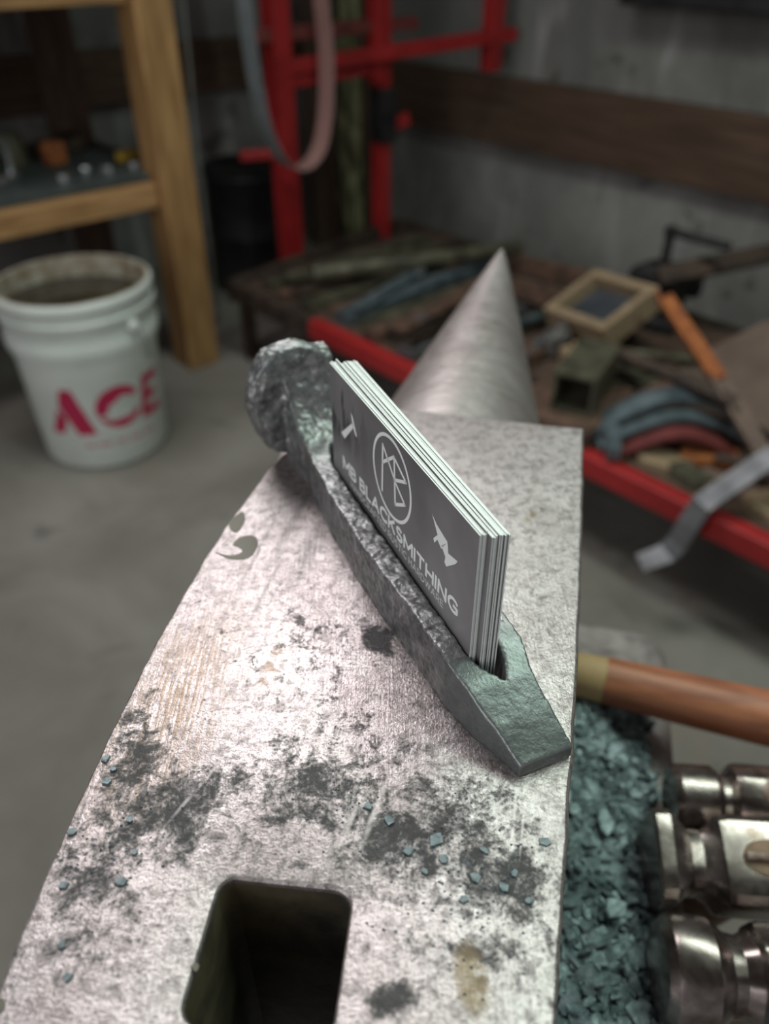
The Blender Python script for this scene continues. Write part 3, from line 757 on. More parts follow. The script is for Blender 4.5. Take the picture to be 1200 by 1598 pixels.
# big round-faced hammer in front
hammer((0.0925, 0.1275, HZ + .002), -0.09, [(0.000, .0105, .0105, 'o'), (.0008, .0150, .0150, 'o'), (.0035, .0176, .0176, 'o'), (.0055, .0182, .0182, 'o'), (.0165, .0182, .0182, 'o'), (.018, .0172, .0172, 'o'), (.0225, .0135, .0140, '8'), (.0265, .0128, .0135, '8'), (.031, .0150, .0150, '8'), (.0325, .0172, .0172, '8'), (.0345, .0176, .0176, '8'), (.062, .0176, .0176, '8'), (.068, .013, .013, 'o'), (.074, .014, .014, 'o'), (.10, .013, .004, 'r')],
       0.0455, 'ring', 'large polished round hammer head at the bottom right, nearest of the three hammers', top=.0164, roll=0.30, hlen=.24)
# rack that carries the heads: two flat bars on a post bolted to the anvil block
rk = empty('hammer_rack', (0.185, 0.15, 0.0), 'steel hammer rack standing to the right of the anvil', 'rack')
for x in (-0.006,):
    bm = bmesh.new(); box(bm, 0.006, 0.148, 0.018, (x, -0.018, HZ - .0265), bev=.001); obj('rack_bar', bm, M['black'], rk)
for yy in (-0.086, 0.048):
    bm = bmesh.new(); box(bm, 0.05, 0.008, 0.018, (0.022, yy, HZ - .0265), bev=.001); obj('rack_end', bm, M['black'], rk)
    bm = bmesh.new(); box(bm, 0.016, 0.016, HZ - .036, (0.038, yy, (HZ - .036)/2), bev=.001); obj('leg', bm, M['black'], rk)

# hammer handle lying across the anvil foot
hd = empty('wooden_tool_handle', (0.085, 0.2580, FT + 0.0262), 'orange-brown wooden tool handle with a bare tan end lying across the anvil foot', 'tool handle', rot=(0, 0.0, -0.315))
def oval(x, hy, hz, n=24): return [Vector((x, hy*math.cos(2*PI*i/n), hz*math.sin(2*PI*i/n))) for i in range(n)]
M['handle_orange'] = simple('orange_brown_varnish', (0.20, 0.062, 0.028), (0.42, 0.16, 0.075), 22, .5, 0, .15, stretch=(1, 6, 6))
M['handle_tan'] = simple('bare_tan_wood', (0.38, 0.25, 0.11), (0.52, 0.37, 0.19), 30, .6, 0, .1)
bm = bmesh.new(); loft(bm, [oval(-.004, .008, .007), oval(-.002, .0105, .0092), oval(0.018, .0112, .0098)]); obj('bare_end', bm, M['handle_tan'], hd, smooth=True, autosmooth=50)
bm = bmesh.new(); loft(bm, [oval(0.018, .0116, .0101), oval(.045, .0122, .0107), oval(.085, .0130, .0115), oval(.14, .0125, .011), oval(.24, .0115, .010), oval(.26, .008, .007)]); obj('grip', bm, M['handle_orange'], hd, smooth=True, autosmooth=50)

# ---------------------------------------------------------------- bucket
n_ = N('white_bucket_plastic'); f_ = n_.noise(9, 4, .6)
M['bucket'] = n_.out(n_.ramp(f_, [(0.3, (0.56, 0.60, 0.57)), (0.7, (0.70, 0.74, 0.71))]), 0.38, 0, spec=.4)
n_ = N('rust_stain_ring'); f_ = n_.noise(30, 4, .6)
M['rim_stain'] = n_.out(n_.ramp(f_, [(0.35, (0.20, 0.15, 0.09)), (0.65, (0.45, 0.42, 0.36))]), 0.5, 0)
n_ = N('murky_water'); M['murky'] = n_.out((0.035, 0.03, 0.02), 0.06, 0, [(n_.noise(25, 2, .5), .05, .002)])
n_ = N('crimson_print'); M['crimson'] = n_.out((0.42, 0.012, 0.065), 0.45, 0)
n_ = N('pale_red_print'); M['pale_print'] = n_.out((0.50, 0.30, 0.30), 0.5, 0)
BX, BY, BH = -0.625, 1.56, 0.37
bucket = empty('plastic_bucket', (BX, BY, 0), 'white plastic bucket of dark water with crimson lettering, on the floor beside the bench', 'bucket')
def br_(z): return 0.131 + (0.149 - 0.131)*z/0.37
prof = [(0.0, 0.004), (0.121, 0.0), (0.127, 0.002), (0.131, 0.008), (br_(.24), .24), (br_(.245)+.004, .250), (br_(.26)+.008, .262), (br_(.28)+.008, .285), (br_(.29)+.003, .291), (br_(.30)+.003, .312), (br_(.32)+.0075, .318), (br_(.33)+.0075, .33), (br_(.335)+.002, .334), (br_(.35)+.002, .348), (br_(.36)+.006, .352), (br_(.37)+.006, .366), (br_(.37)+.002, .370),
        (0.144, 0.369), (0.1425, 0.355), (0.127, 0.02), (0.0, 0.018)]
bm = bmesh.new(); lathe(bm, prof, 72, close=False); bmesh.ops.remove_doubles(bm, verts=bm.verts[:], dist=1e-5)
obj('body', bm, M['bucket'], bucket, smooth=True, autosmooth=50)
bm = bmesh.new(); lathe(bm, [(0.1402, 0.329), (0.1433, 0.3705), (0.1478, 0.3712), (0.1485, .3705), (0.1443, .3698), (.1412, .329)], 72, close=False)
obj('stained_inner_rim', bm, M['rim_stain'], bucket, smooth=True, autosmooth=60)
bm = bmesh.new(); lathe(bm, [(0.0, 0.3272), (0.1412, 0.3275), (0.139, 0.30), (0, 0.299)], 72, close=False); bmesh.ops.remove_doubles(bm, verts=bm.verts[:], dist=1e-5)
obj('water', bm, M['murky'], bucket, smooth=True, autosmooth=40)
# lettering wrapped round the wall; the side that faces the anvil
TH0 = math.atan2(0 - BY, 0 - BX)
def wrap(x, z, eps):
    r = br_(z) + eps; a = TH0 + (x)/0.14
    return Vector((r*math.cos(a), r*math.sin(a), z))
def decal(name, polys, mat, par):
    bm = bmesh.new()
    for pl in polys: 
        f = bm.faces.new([bm.verts.new((p[0], p[1], 0)) for p in pl])
    bmesh.ops.triangulate(bm, faces=bm.faces[:])
    for _ in range(3): bmesh.ops.subdivide_edges(bm, edges=[e for e in bm.edges if e.calc_length() > .01], cuts=1, use_grid_fill=False)
    bmesh.ops.triangulate(bm, faces=bm.faces[:])
    for v in bm.verts: v.co = wrap(v.co.x, v.co.y, 0.0006)
    return obj(name, bm, mat, par)
# letters in metres along the wall / up the wall
A_ = [[(-.084, .062), (-.058, .062), (-.047, .092), (-.060, .112)], [(-.047, .150), (-.026, .150), (.004, .060), (-.030, .060), (-.056, .118)]]
def arc(c, r0, r1, a0, a1, n=16, sx=1.0):
    out = []
    for i in range(n):
        p, q = math.radians(a0 + (a1-a0)*i/n), math.radians(a0 + (a1-a0)*(i+1)/n)
        rr = lambda t: r0 + (r1-r0)*t
        k0, k1 = rr(i/n), rr((i+1)/n)
        out.append([(c[0]+sx*.040*math.cos(p), c[1]+.040*math.sin(p)), (c[0]+sx*.040*math.cos(q), c[1]+.040*math.sin(q)), (c[0]+sx*k1*math.cos(q), c[1]+k1*math.sin(q)), (c[0]+sx*k0*math.cos(p), c[1]+k0*math.sin(p))])
    return out
C_ = arc((.054, .106), .028, .012, 30, 120, sx=1.12) + arc((.054, .106), .012, .022, 120, 200, sx=1.12) + arc((.054, .106), .034, .022, 205, 270, sx=1.12) + arc((.054, .106), .022, .030, 270, 335, sx=1.12)
E_ = [[(.096, .066), (.112, .066), (.122, .146), (.106, .146)], [(.110, .130), (.152, .130), (.152, .146), (.110, .146)], [(.108, .098), (.142, .098), (.142, .113), (.108, .113)], [(.104, .066), (.152, .066), (.152, .082), (.104, .082)]]
OFS = -0.024
for nm, pl in (('letter_a', A_), ('letter_c', C_), ('letter_e', E_)):
    decal(nm, [[(x*1.12 + OFS, z*1.18 + .018) for x, z in q] for q in pl], M['crimson'], bucket)
decal('small_print_line', [[(x, .058), (x + w, .058), (x + w, .068), (x, .068)] for x, w in ((-.05, .02), (-.025, .03), (.015, .022), (.045, .03), (.082, .03))], M['pale_print'], bucket)
# wire bail hanging down the side
pts = []
for k in range(25):
    a = PI*k/24
    pts.append((0.166*math.cos(a), -0.075*math.sin(a) - 0.0, 0.305 - 0.15*math.sin(a)))
bm = bmesh.new(); tube(bm, pts, 0.0018, 8)
h = obj('wire_handle', bm, M['wire'], bucket, smooth=True); h.rotation_euler = (0, 0, 2.6)
for sgn in (1, -1):
    bm = bmesh.new(); lathe(bm, [(0.0, 0), (0.012, 0.0), (0.013, .004), (.010, .012), (0, .013)], 20, Matrix.Translation((sgn*0.152, 0, .305)) @ Matrix.Rotation(sgn*PI/2, 4, 'Y'), close=False)
    e = obj('handle_ear', bm, M['bucket'], bucket, smooth=True, autosmooth=50); e.rotation_euler = (0, 0, 2.6)

# ---------------------------------------------------------------- work bench on the left
BQ = (0.413, -0.101)                       # front right post, in room coordinates
bench = empty('work_bench', W(BQ[0], BQ[1], 0), 'yellow pine work bench with a dark lower shelf against the left wall', 'bench', rot=(0, 0, RV))
# local x runs along v (to the right), local y along u (towards the left wall)
def bpart(name, size, c, mat, bev=.003, rot=None):
    bm = bmesh.new(); box(bm, *size, c=c, bev=bev, rot=rot); return obj(name, bm, mat, bench)
BL, BD, SH = 1.3, 0.52, 0.462
for (x, y_) in ((0, 0), (0, BD), (-BL, 0), (-BL, BD)):
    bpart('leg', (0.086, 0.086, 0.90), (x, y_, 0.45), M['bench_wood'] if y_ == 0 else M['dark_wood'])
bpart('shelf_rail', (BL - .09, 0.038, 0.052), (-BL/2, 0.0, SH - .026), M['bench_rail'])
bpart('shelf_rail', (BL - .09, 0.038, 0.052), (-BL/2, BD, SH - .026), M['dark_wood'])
bpart('shelf_board', (BL + .05, BD - .02, 0.016), (-BL/2 - .0, BD/2 - .0, SH + .0085), M['shelf_mat'], .002)
bpart('top_rail', (BL - .09, 0.038, 0.088), (-BL/2, 0, 0.90 - .044), M['bench_rail'])
bpart('bench_top', (BL + .12, BD + .12, 0.038), (-BL/2, BD/2, 0.9195), M['bench_wood'])
bpart('brace', (0.10, 0.035, 0.72), (-0.50, BD - .085, 0.60), M['dark_wood'], rot=Matrix.Rotation(0.34, 3, 'Y'))
def shelf_item(name, x, y_, bm, mat, label, cat, group=None, rz=0.0):
    p = W(BQ[0] + y_, BQ[1] + x, SH + 0.0168)
    o = obj(name, bm, mat, smooth=True, autosmooth=40, loc=p, rot=(0, 0, RV + rz)); tag(o, label, cat, group); return o
def nut(r=.014, h=.016):
    bm = bmesh.new(); prof = [(r*.5, 0), (r*.98, 0), (r, h*.1), (r, h*.9), (r*.95, h), (r*.5, h), (r*.5, 0)]
    lathe(bm, prof, 6, close=False); bmesh.ops.remove_doubles(bm, verts=bm.verts[:], dist=1e-5); return bm
def shackle(s=.05):
    bm = bmesh.new(); tube(bm, [(-s*.35, 0, s*.12), (-s*.36, 0, s*.6), (-s*.28, 0, s*.95), (0, 0, s*1.15), (s*.28, 0, s*.95), (s*.36, 0, s*.6), (s*.35, 0, s*.12)], s*.11, 10)
    box(bm, s*1.0, s*.24, s*.24, (0, 0, s*.12), bev=s*.04); return bm
for (x, y_, r, lab) in ((-.05, .07, .012, 'small bright nut on the dark shelf, nearest the bench leg'), (-.115, .075, .013, 'small bright nut on the dark shelf, second from the bench leg'), (-.15, .11, .011, 'smallest bright nut on the dark shelf, behind the other nuts'), (-.225, .06, .014, 'largest bright nut at the front of the dark shelf')):
    shelf_item('steel_nut', x, y_, nut(r, r*1.3), M['steel_bright'], lab, 'nut', 'bright nuts on the shelf', random.uniform(0, 1))
shelf_item('steel_clamp', -.33, .13, shackle(.085), M['steel_bright'], 'shiny steel clamp standing at the left of the dark shelf', 'clamp', rz=.5)
bm = bmesh.new(); lathe(bm, [(0, 0), (.03, 0), (.032, .004), (.03, .05), (.024, .06), (.024, .07), (0, .071)], 24, close=False)
shelf_item('dark_canister', -.24, .30, bm, M['steel_olive'], 'dark olive canister at the back of the bench shelf', 'canister')
bm = bmesh.new(); box(bm, .05, .03, .022, (0, 0, .011), bev=.004)
n_ = N('ochre_plastic'); M['ochre'] = n_.out((0.42, 0.26, 0.03), .5)
shelf_item('yellow_block', -.02, .16, bm, M['ochre'], 'small yellow block on the shelf beside the bench leg', 'block', rz=.3)
bm = bmesh.new(); box(bm, .16, .05, .03, (0, 0, .015), bev=.003); box(bm, .05, .09, .03, (.04, .0, .015), bev=.003)
shelf_item('iron_bracket', -.10, .37, bm, M['rust_dark'], 'dark iron bracket lying at the back of the bench shelf', 'bracket', rz=.4)
bm = bmesh.new(); box(bm, .045, .045, .05, (0, 0, .025), bev=.008)
shelf_item('rusty_block', -.165, .24, bm, M['rust_orange'], 'small orange rusty block at the back of the bench shelf', 'block', rz=.2)

# cord hanging beside the bench
p0 = W(.62, .10, 1.25); p1 = W(.60, .085, .50)
bm = bmesh.new(); tube(bm, [p0.lerp(p1, t) + Vector((0.012*math.sin(t*3), 0, 0)) for t in [i/12 for i in range(13)]] + [W(.59, .08, .30), W(.58, .075, .0)], 0.0035, 8)
tag(obj('hanging_cord', bm, M['wire'], smooth=True), 'thin grey cord hanging behind the bench leg', 'cord')

# ---------------------------------------------------------------- red stock rack
rack = empty('red_stock_rack', W(-0.6, 0.3, 0), 'red steel stock rack with a low shelf and upright posts in the corner', 'rack')
RI = rack.location
def rpart(name, a, b, w, h, mat=None, bev=.003):
    """bar of section w x h from a to b (room points)"""
    a, b = Vector(a), Vector(b); d = b - a
    z = Vector((0, 0, 1)) if abs(d.normalized().z) < .9 else U3
    bm = bmesh.new(); box(bm, d.length, w, h, bev=bev); bm.transform((Matrix.Translation((a + b)/2 - RI)) @ basis(d, z).to_4x4())
    return obj(name, bm, mat or M['red'], rack)
RZ = 0.190
rpart('front_rail', W(-1.9, 0, RZ + .004), W(.02, 0, RZ + .004), .03, .040)
rpart('rusty_rail_end', W(.02, 0, RZ), W(.34, 0, RZ), .03, .048, M['rust_dark'])
rpart('back_rail', W(-1.9, .66, RZ), W(.44, .66, RZ), .03, .055, M['rust_dark'])
rpart('end_rail', W(.34, -.015, RZ), W(.45, .66, RZ), .03, .055, M['rust_dark'])
for s_ in (-1.5, -1.0, -.5, 0.0): rpart('cross_bar', W(s_, .016, RZ - .01), W(s_, .644, RZ - .01), .03, .03)
for k in range(5):
    d0 = .02 + .128*k
    rpart('deck_plank', W(-1.88, d0 + .06, RZ + .013), W(.32, d0 + .06, RZ + .013), .118, .016, M['dark_wood'], .002)
for (s_, d_) in ((-1.85, .0), (.33, 0.02), (-1.85, .64), (-.75, .64)): rpart('foot_post', W(s_, d_, 0), W(s_, d_, RZ - .027), .03, .03, M['rust_dark'])
rpart('upright_post', W(.452, .256, 0), W(.452, .256, 1.5), .052, .052)
rpart('upright_post', W(.437, .578, 0), W(.437, .578, 1.5), .040, .040)
rpart('clamp_block', W(.425, .575, .45), W(.425, .575, .585), .05, .06, M['black'])
rpart('upright_post', W(.36, .93, .60), W(.36, .93, 1.5), .045, .045)
rpart('arm', W(.452, .19, .728), W(.437, .70, .728), .034, .030, M['dull_red'])
rpart('arm', W(.452, .256, .655), W(.34, 1.0, .690), .03, .034)
rpart('arm', W(.452, .276, .622), W(.437, .555, .632), .03, .025)
rpart('peg', W(.452, .256, .462), W(.50, .15, .462), .022, .024)
rpart('gusset', W(.437, .578, .475), W(.42, .665, .50), .022, .032)
rpart('sleeve', W(.43, .552, .60), W(.43, .552, 1.4), .03, .04)

# abrasive belt hung over the upper arm
bm = bmesh.new(); bw = .058
C_b = W(.345, .215, 0); pts = []
def bp(a, z, k=0.0): return C_b + V3*a + Vector((0, 0, z))
left = [(-.108, 1.45), (-.112, 1.1), (-.112, .80), (-.105, .68), (-.088, .57), (-.058, .495), (-.02, .455), (.012, .447)]
right = [(.045, .458), (.075, .49), (.095, .55), (.105, .63), (.106, .72), (.098, .80), (.086, 1.0), (.07, 1.2), (.05, 1.45), (-.02, 1.52)]
path = spline(left + right + [left[0]], 5)
belt_t = .0016
vi, vo = [], []
for i, p in enumerate(path[:-1]):
    t = (path[(i+1) % (len(path)-1)] - path[i-1]).normalized(); nrm = Vector((t.y, -t.x))
    for lst, off in ((vo, belt_t/2), (vi, -belt_t/2)):
        q = p + nrm*off; c = bp(q.x, q.y)
        lst.append((bm.verts.new(c - U3*bw/2), bm.verts.new(c + U3*bw/2)))
nP = len(vo)
for i in range(nP):
    j = (i+1) % nP
    f = bm.faces.new((vo[i][0], vo[j][0], vo[j][1], vo[i][1])); f.material_index = 0
    f = bm.faces.new((vi[i][0], vi[i][1], vi[j][1], vi[j][0])); f.material_index = 1
    for k in (0, 1): bm.faces.new((vo[i][k], vi[i][k], vi[j][k], vo[j][k]))
bm.transform(Matrix.Translation(-C_b) )
belt = obj('sanding_belt', bm, [M['belt_grey'], M['belt_pink']], loc=C_b, smooth=False)
belt.rotation_euler = (0, 0, 0.0)
tag(belt, 'grey-backed pink sanding belt hanging in a loop on the red rack', 'sanding belt')

# corner post and planks; the black drum is added to make the corner dark
bm = bmesh.new()
lathe(bm, [(0, 0), (.13, 0), (.135, .01), (.13, .02), (.13, .16), (.136, .17), (.13, .18), (.13, .33), (.136, .34), (.13, .35), (.135, .36), (.125, .365), (.12, .355), (0, .354)], 40, close=False)
tag(obj('dark_corner_filler', bm, M['black'], smooth=True, autosmooth=40, loc=W(.80, .36, 0)), 'black drum-shaped filler added for the shaded corner behind the red rack', 'drum')
n_ = N('mottled_yellow_green'); f_ = n_.noise(10, 5, .6, .4, n_.mapping((3, 3, 1)))
M['mottled_post'] = n_.out(n_.ramp(f_, [(.38, (.045, .04, .026)), (.5, (.17, .165, .085)), (.66, (.46, .45, .26))]), .85, 0, [(f_, .4, .01)])  # mottled from dark brown to pale yellow-green
bm = bmesh.new(); box(bm, .085, .085, 1.9, (0, 0, .95), bev=.008)
tag(obj('timber_post', bm, M['mottled_post'], loc=W(1.0, .91, 0), rot=(0, 0, RV)), 'mottled yellow-green timber post in the corner between the red posts', 'post')
for d_, w_, lab in ((.775, .095, 'dark upright plank left of the mottled timber post'), (.985, .055, 'narrow dark upright plank right of the mottled timber post')):
    bm = bmesh.new(); box(bm, w_, .05, 1.7, (0, 0, .85), bev=.006)
    tag(obj('dark_plank', bm, M['dark_wood'], loc=W(.97, d_, 0), rot=(0, 0, RV)), lab, 'plank', 'dark planks in the corner')
bm = bmesh.new(); box(bm, 3.2, .09, .13, (0, 0, 0), bev=.006)
tag(obj('dark_beam', bm, M['black'], loc=W(-1.62, WALL_D - .048, .845), rot=(0, 0, RU)), 'dark steel beam along the top of the right wall', 'beam')

# ---------------------------------------------------------------- scrap steel on the rack
DK = RZ + 0.0215                        # top of the deck
def bar(name, s0, d0, s1, d1, z0, z1, w, th, mat, label, cat='steel bar', group=None, sag=0.0, tilt=0.0):
    """flat bar between two room points; z is the height of its underside"""
    a = W(s0, d0, z0 + th/2); b = W(s1, d1, z1 + th/2); c = (a + b)/2; c.z = min(z0, z1)
    n = 6; pts = [a.lerp(b, i/n) - c - Vector((0, 0, sag*math.sin(PI*i/n))) for i in range(n+1)]
    side = (b - a).cross(Vector((0, 0, 1))); side = Matrix.Rotation(tilt, 3, (b-a).normalized()) @ side
    bm = bmesh.new(); ribbon(bm, pts, side, w, th)
    bmesh.ops.bevel(bm, geom=[e for e in bm.edges if e.calc_face_angle(0) > 1.0], offset=min(w, th)*.12, segments=1, affect='EDGES')
    return tag(obj(name, bm, mat, loc=c), label, cat, group)
def angle_iron(name, p0, p1, leg, th, mat, label, cat='angle iron', roll=0.0):
    p0, p1 = Vector(p0), Vector(p1); d = p1 - p0
    R = basis(d) @ Matrix.Rotation(roll, 3, 'X')
    bm = bmesh.new(); pts = [(0, 0), (leg, 0), (leg, th), (th, th), (th, leg), (0, leg)]
    prism(bm, pts, lambda y_, z: R @ Vector((0, y_, z)), lambda y_, z: R @ Vector((d.length, y_, z)))
    return tag(obj(name, bm, mat, loc=p0), label, cat)
def square_tube(name, c, L, w, th, mat, label, rz, ry=0.0):
    bm = bmesh.new(); h = w/2; hi = h - th
    out = [(-h, -h), (h, -h), (h, h), (-h, h)]; inn = [(-hi, -hi), (hi, -hi), (hi, hi), (-hi, hi)]
    vs = {}
    for k, x in ((0, -L/2), (1, L/2)):
        vs['o', k] = [bm.verts.new((x, *p)) for p in out]; vs['i', k] = [bm.verts.new((x, *p)) for p in inn]
    for i in range(4):
        j = (i+1) % 4
        bm.faces.new((vs['o', 0][i], vs['o', 0][j], vs['o', 1][j], vs['o', 1][i])); bm.faces.new((vs['i', 0][i], vs['i', 1][i], vs['i', 1][j], vs['i', 0][j]))
        for k in (0, 1): bm.faces.new((vs['o', k][i], vs['o', k][j], vs['i', k][j], vs['i', k][i]))
    return tag(obj(name, bm, mat, loc=c, rot=(0, ry, rz)), label, 'steel tube')
def pipe(name, a, b, r, mat, label, hollow=True):
    a, b = Vector(a), Vector(b); d = b - a; L_ = d.length
    R = basis(d).to_4x4() @ Matrix.Rotation(PI/2, 4, 'Y')
    bm = bmesh.new(); lathe(bm, [(r*.72, 0), (r*.96, 0), (r, r*.05), (r, L_ - r*.05), (r*.96, L_), (r*.72, L_), (r*.72, 0)], 20, R, close=False)
    bmesh.ops.remove_doubles(bm, verts=bm.verts[:], dist=1e-6)
    return tag(obj(name, bm, mat, smooth=True, autosmooth=40, loc=a), label, 'pipe')

# bars laid side by side across the far end of the rack, ends towards the front rail
MR, MD, MO, MB_, MG = M['rust'], M['rust_dark'], M['steel_olive'], M['steel_blue'], M['steel_grey']
bars = [(.298, .05, .302, .60, 0, .036, .012, MD), (.245, .03, .25, .58, 0, .045, .020, MO), (.175, .02, .19, .55, 0, .045, .012, MR), (.12, .03, .13, .60, 0, .04, .03, MD),
        (.07, .02, .082, .50, 0, .05, .018, MO), (.015, .05, .034, .58, 0, .036, .012, MR), (-.045, .03, -.015, .58, 0, .045, .025, MB_), (-.10, .05, -.09, .56, 0, .05, .012, MO),
        (-.155, .02, -.15, .60, 0, .045, .02, MR), (-.21, .04, -.20, .55, 0, .05, .012, MD), (-.265, .02, -.26, .52, 0, .045, .018, MG), (-.32, .03, -.33, .50, 0, .05, .012, MO)]
lab_of = {id(MR): 'rusty brown flat bar, %s crosswise bar from the far end of the red rack', id(MD): 'nearly black flat bar, %s crosswise bar from the far end of the red rack', id(MO): 'dirty olive flat bar, %s crosswise bar from the far end of the red rack',
          id(MB_): 'blue-grey flat bar, %s crosswise bar from the far end of the red rack', id(MG): 'clean grey flat bar, %s crosswise bar from the far end of the red rack'}
nth = ['first', 'second', 'third', 'fourth', 'fifth', 'sixth', 'seventh', 'eighth', 'ninth', 'tenth', 'eleventh', 'twelfth']
for kb, (s0, d0, s1, d1, z, w, th, m) in enumerate(bars):
    bar('flat_bar', s0, d0, s1, d1, DK + z, DK + z, w, th, m, lab_of[id(m)] % nth[kb], 'steel bar', 'flat bars on the far end of the rack')
bar('blue_strip', -.06, .06, .06, .46, DK + .031, DK + .031, .035, .006, MB_, 'thin pale blue strip lying slanted over the crosswise bars', sag=0)
bar('top_flat_bar', .20, .06, .12, .52, DK + .031, DK + .031, .04, .010, MO, 'olive flat bar lying askew on top of the crosswise bars')
bar('top_flat_bar', -.20, .05, -.12, .50, DK + .0255, DK + .0255, .05, .008, MR, 'broad rusty bar lying on top of the crosswise bars, near the anvil horn')
angle_iron('angle_iron', W(-.275, .03, DK + .0205), W(-.26, .34, DK + .0205), .035, .004, MD, 'dark angle iron lying on the bars beside the anvil horn')
pipe('steel_pipe', W(.12, .08, DK + .061), W(-.08, .60, DK + .058), .018, MO, 'dull olive pipe lying on top of the crosswise bars')
for (s_, d_, r, lab) in ((.006, .323, .016, 'bright round washer on the bars at the far end of the rack'), (-.196, .133, .018, 'bright round washer on the bars close to the red front rail')):
    bm = bmesh.new(); lathe(bm, [(r*.45, 0), (r, 0), (r, .005), (r*.45, .005), (r*.45, 0)], 24, close=False); bmesh.ops.remove_doubles(bm, verts=bm.verts[:], dist=1e-6)
    tag(obj('washer', bm, M['steel_bright'], smooth=True, autosmooth=40, loc=W(s_, d_, DK + (.0375 if s_ > -.1 else .034)), rot=(.1, -.1, 0)), lab, 'washer')
# rusty box and short blocks behind the horn
def open_box(name, c, sx, sy, sz, th, mat, label, cat, rot):
    root = empty(name, c, label, cat, rot=rot)
    def pp(nm, a, b, cc, z): 
        bm = bmesh.new(); box(bm, a, b, z, cc, bev=.0015); obj(nm, bm, mat[0] if nm != 'bottom' else mat[1], root)
    pp('bottom', sx - 2*th, sy - 2*th, (0, 0, th/2), th)
    pp('side', sx, th, (0, sy/2 - th/2, sz/2), sz); pp('side', sx, th, (0, -sy/2 + th/2, sz/2), sz)
    pp('end', th, sy - 2*th, (sx/2 - th/2, 0, sz/2), sz); pp('end', th, sy - 2*th, (-sx/2 + th/2, 0, sz/2), sz)
    return root
open_box('rusty_tray', W(-.26, .46, DK + .028), .20, .15, .05, .005, (M['rust'], M['rust_dark']), 'rusty open steel tray behind the anvil horn', 'tray', (0, 0, RU + .2))
# wooden crate tipped towards the front
M['crate_in'] = simple('dark_blue_lining', (.022, .026, .034), (.05, .058, .07), 15, .6, 0, .1)
open_box('wooden_crate', W(-.50, .375, DK + .062), .19, .15, .05, .02, (M['tan_wood'], M['crate_in']), 'pale wooden crate with a dark blue inside, tipped forward on the scrap', 'crate', (0.42, -0.12, RU + PI - .24))
bm = bmesh.new(); box(bm, .12, .09, .028, (0, 0, .014), bev=.004)
tag(obj('timber_offcut', bm, M['rust_dark'], loc=W(-.49, .39, DK + .0005), rot=(0, 0, RU)), 'dark timber offcut propping up the wooden crate', 'timber')
# square tube, plates and bits in front of the crate
square_tube('square_tube', W(-.655, .10, DK + .075), .16, .075, .006, M['steel_olive'], 'short dark olive square tube in front of the wooden crate', RV + .35)
bm = bmesh.new(); box(bm, .20, .13, .036, (0, 0, .018), bev=.004)
tag(obj('rusty_slab', bm, M['rust'], loc=W(-.66, .085, DK + .0005), rot=(0, 0, RV + .2)), 'rusty brown steel slab under the square tube', 'steel slab')
for (s_, d_, z_, sx, sy, sz, rz, m, lab) in ((-.47, .26, .005, .05, .035, .05, .4, M['steel_bright'], 'small bright metal block left of the wooden crate'), (-.62, .205, .02, .032, .065, .045, .9, M['steel_bright'], 'bright bent metal scrap behind the square tube'),
                                            (-.53, .25, .0, .06, .05, .04, .2, M['tan_wood'], 'tan wood chip block below the wooden crate'), (-.58, .24, .0, .04, .05, .05, .6, M['tan_wood'], 'small tan wood block beside the bright bent scrap'),
                                            (-.66, .25, .0, .10, .06, .03, .3, M['steel_olive'], 'olive steel block between the crate and the leaf springs')):
    bm = bmesh.new(); box(bm, sx, sy, sz, (0, 0, sz/2), bev=.006); box(bm, sx*.55, sy*.55, sz*.4, (sx*.1, 0, sz*1.1), bev=.004)
    tag(obj('scrap_block', bm, m, loc=W(s_, d_, DK + z_), rot=(0, 0, rz)), lab, 'scrap block')
# black leg vice against the wall
vice = empty('bench_vice', W(-.50, .575, DK), 'black iron vice with a screw and bar handle at the back of the rack', 'vice', rot=(0, 0, RU))
def vp(nm, fn, smooth=False):
    bm = bmesh.new(); fn(bm); obj(nm, bm, M['black'], vice, smooth=smooth, autosmooth=40 if smooth else None)
vp('body', lambda b: loft(b, [[Vector((x*sx, y_*sy, z)) for x, y_ in ((-1, -.7), (-.7, -1), (.7, -1), (1, -.7), (1, .7), (.7, 1), (-.7, 1), (-1, .7))] for sx, sy, z in ((.075, .06, 0), (.075, .06, .02), (.05, .04, .03), (.055, .045, .07), (.062, .05, .10), (.055, .045, .118), (.03, .03, .13))]))
vp('jaw', lambda b: box(b, .10, .035, .05, (-.01, -.07, .075), bev=.008))
vp('screw', lambda b: tube(b, [(0, 0, .125), (0, 0, .16), (0, 0, .205)], .010, 12), True)
vp('bar_handle', lambda b: tube(b, [(.012, 0, .20), (-.07, 0, .20), (-.135, 0, .20)], .0095, 12), True)
vp('handle_knob', lambda b: lathe(b, [(0, -.014), (.012, -.010), (.014, 0), (.012, .010), (0, .014)], 14, Matrix.Translation((0, 0, .20)), close=False), True)
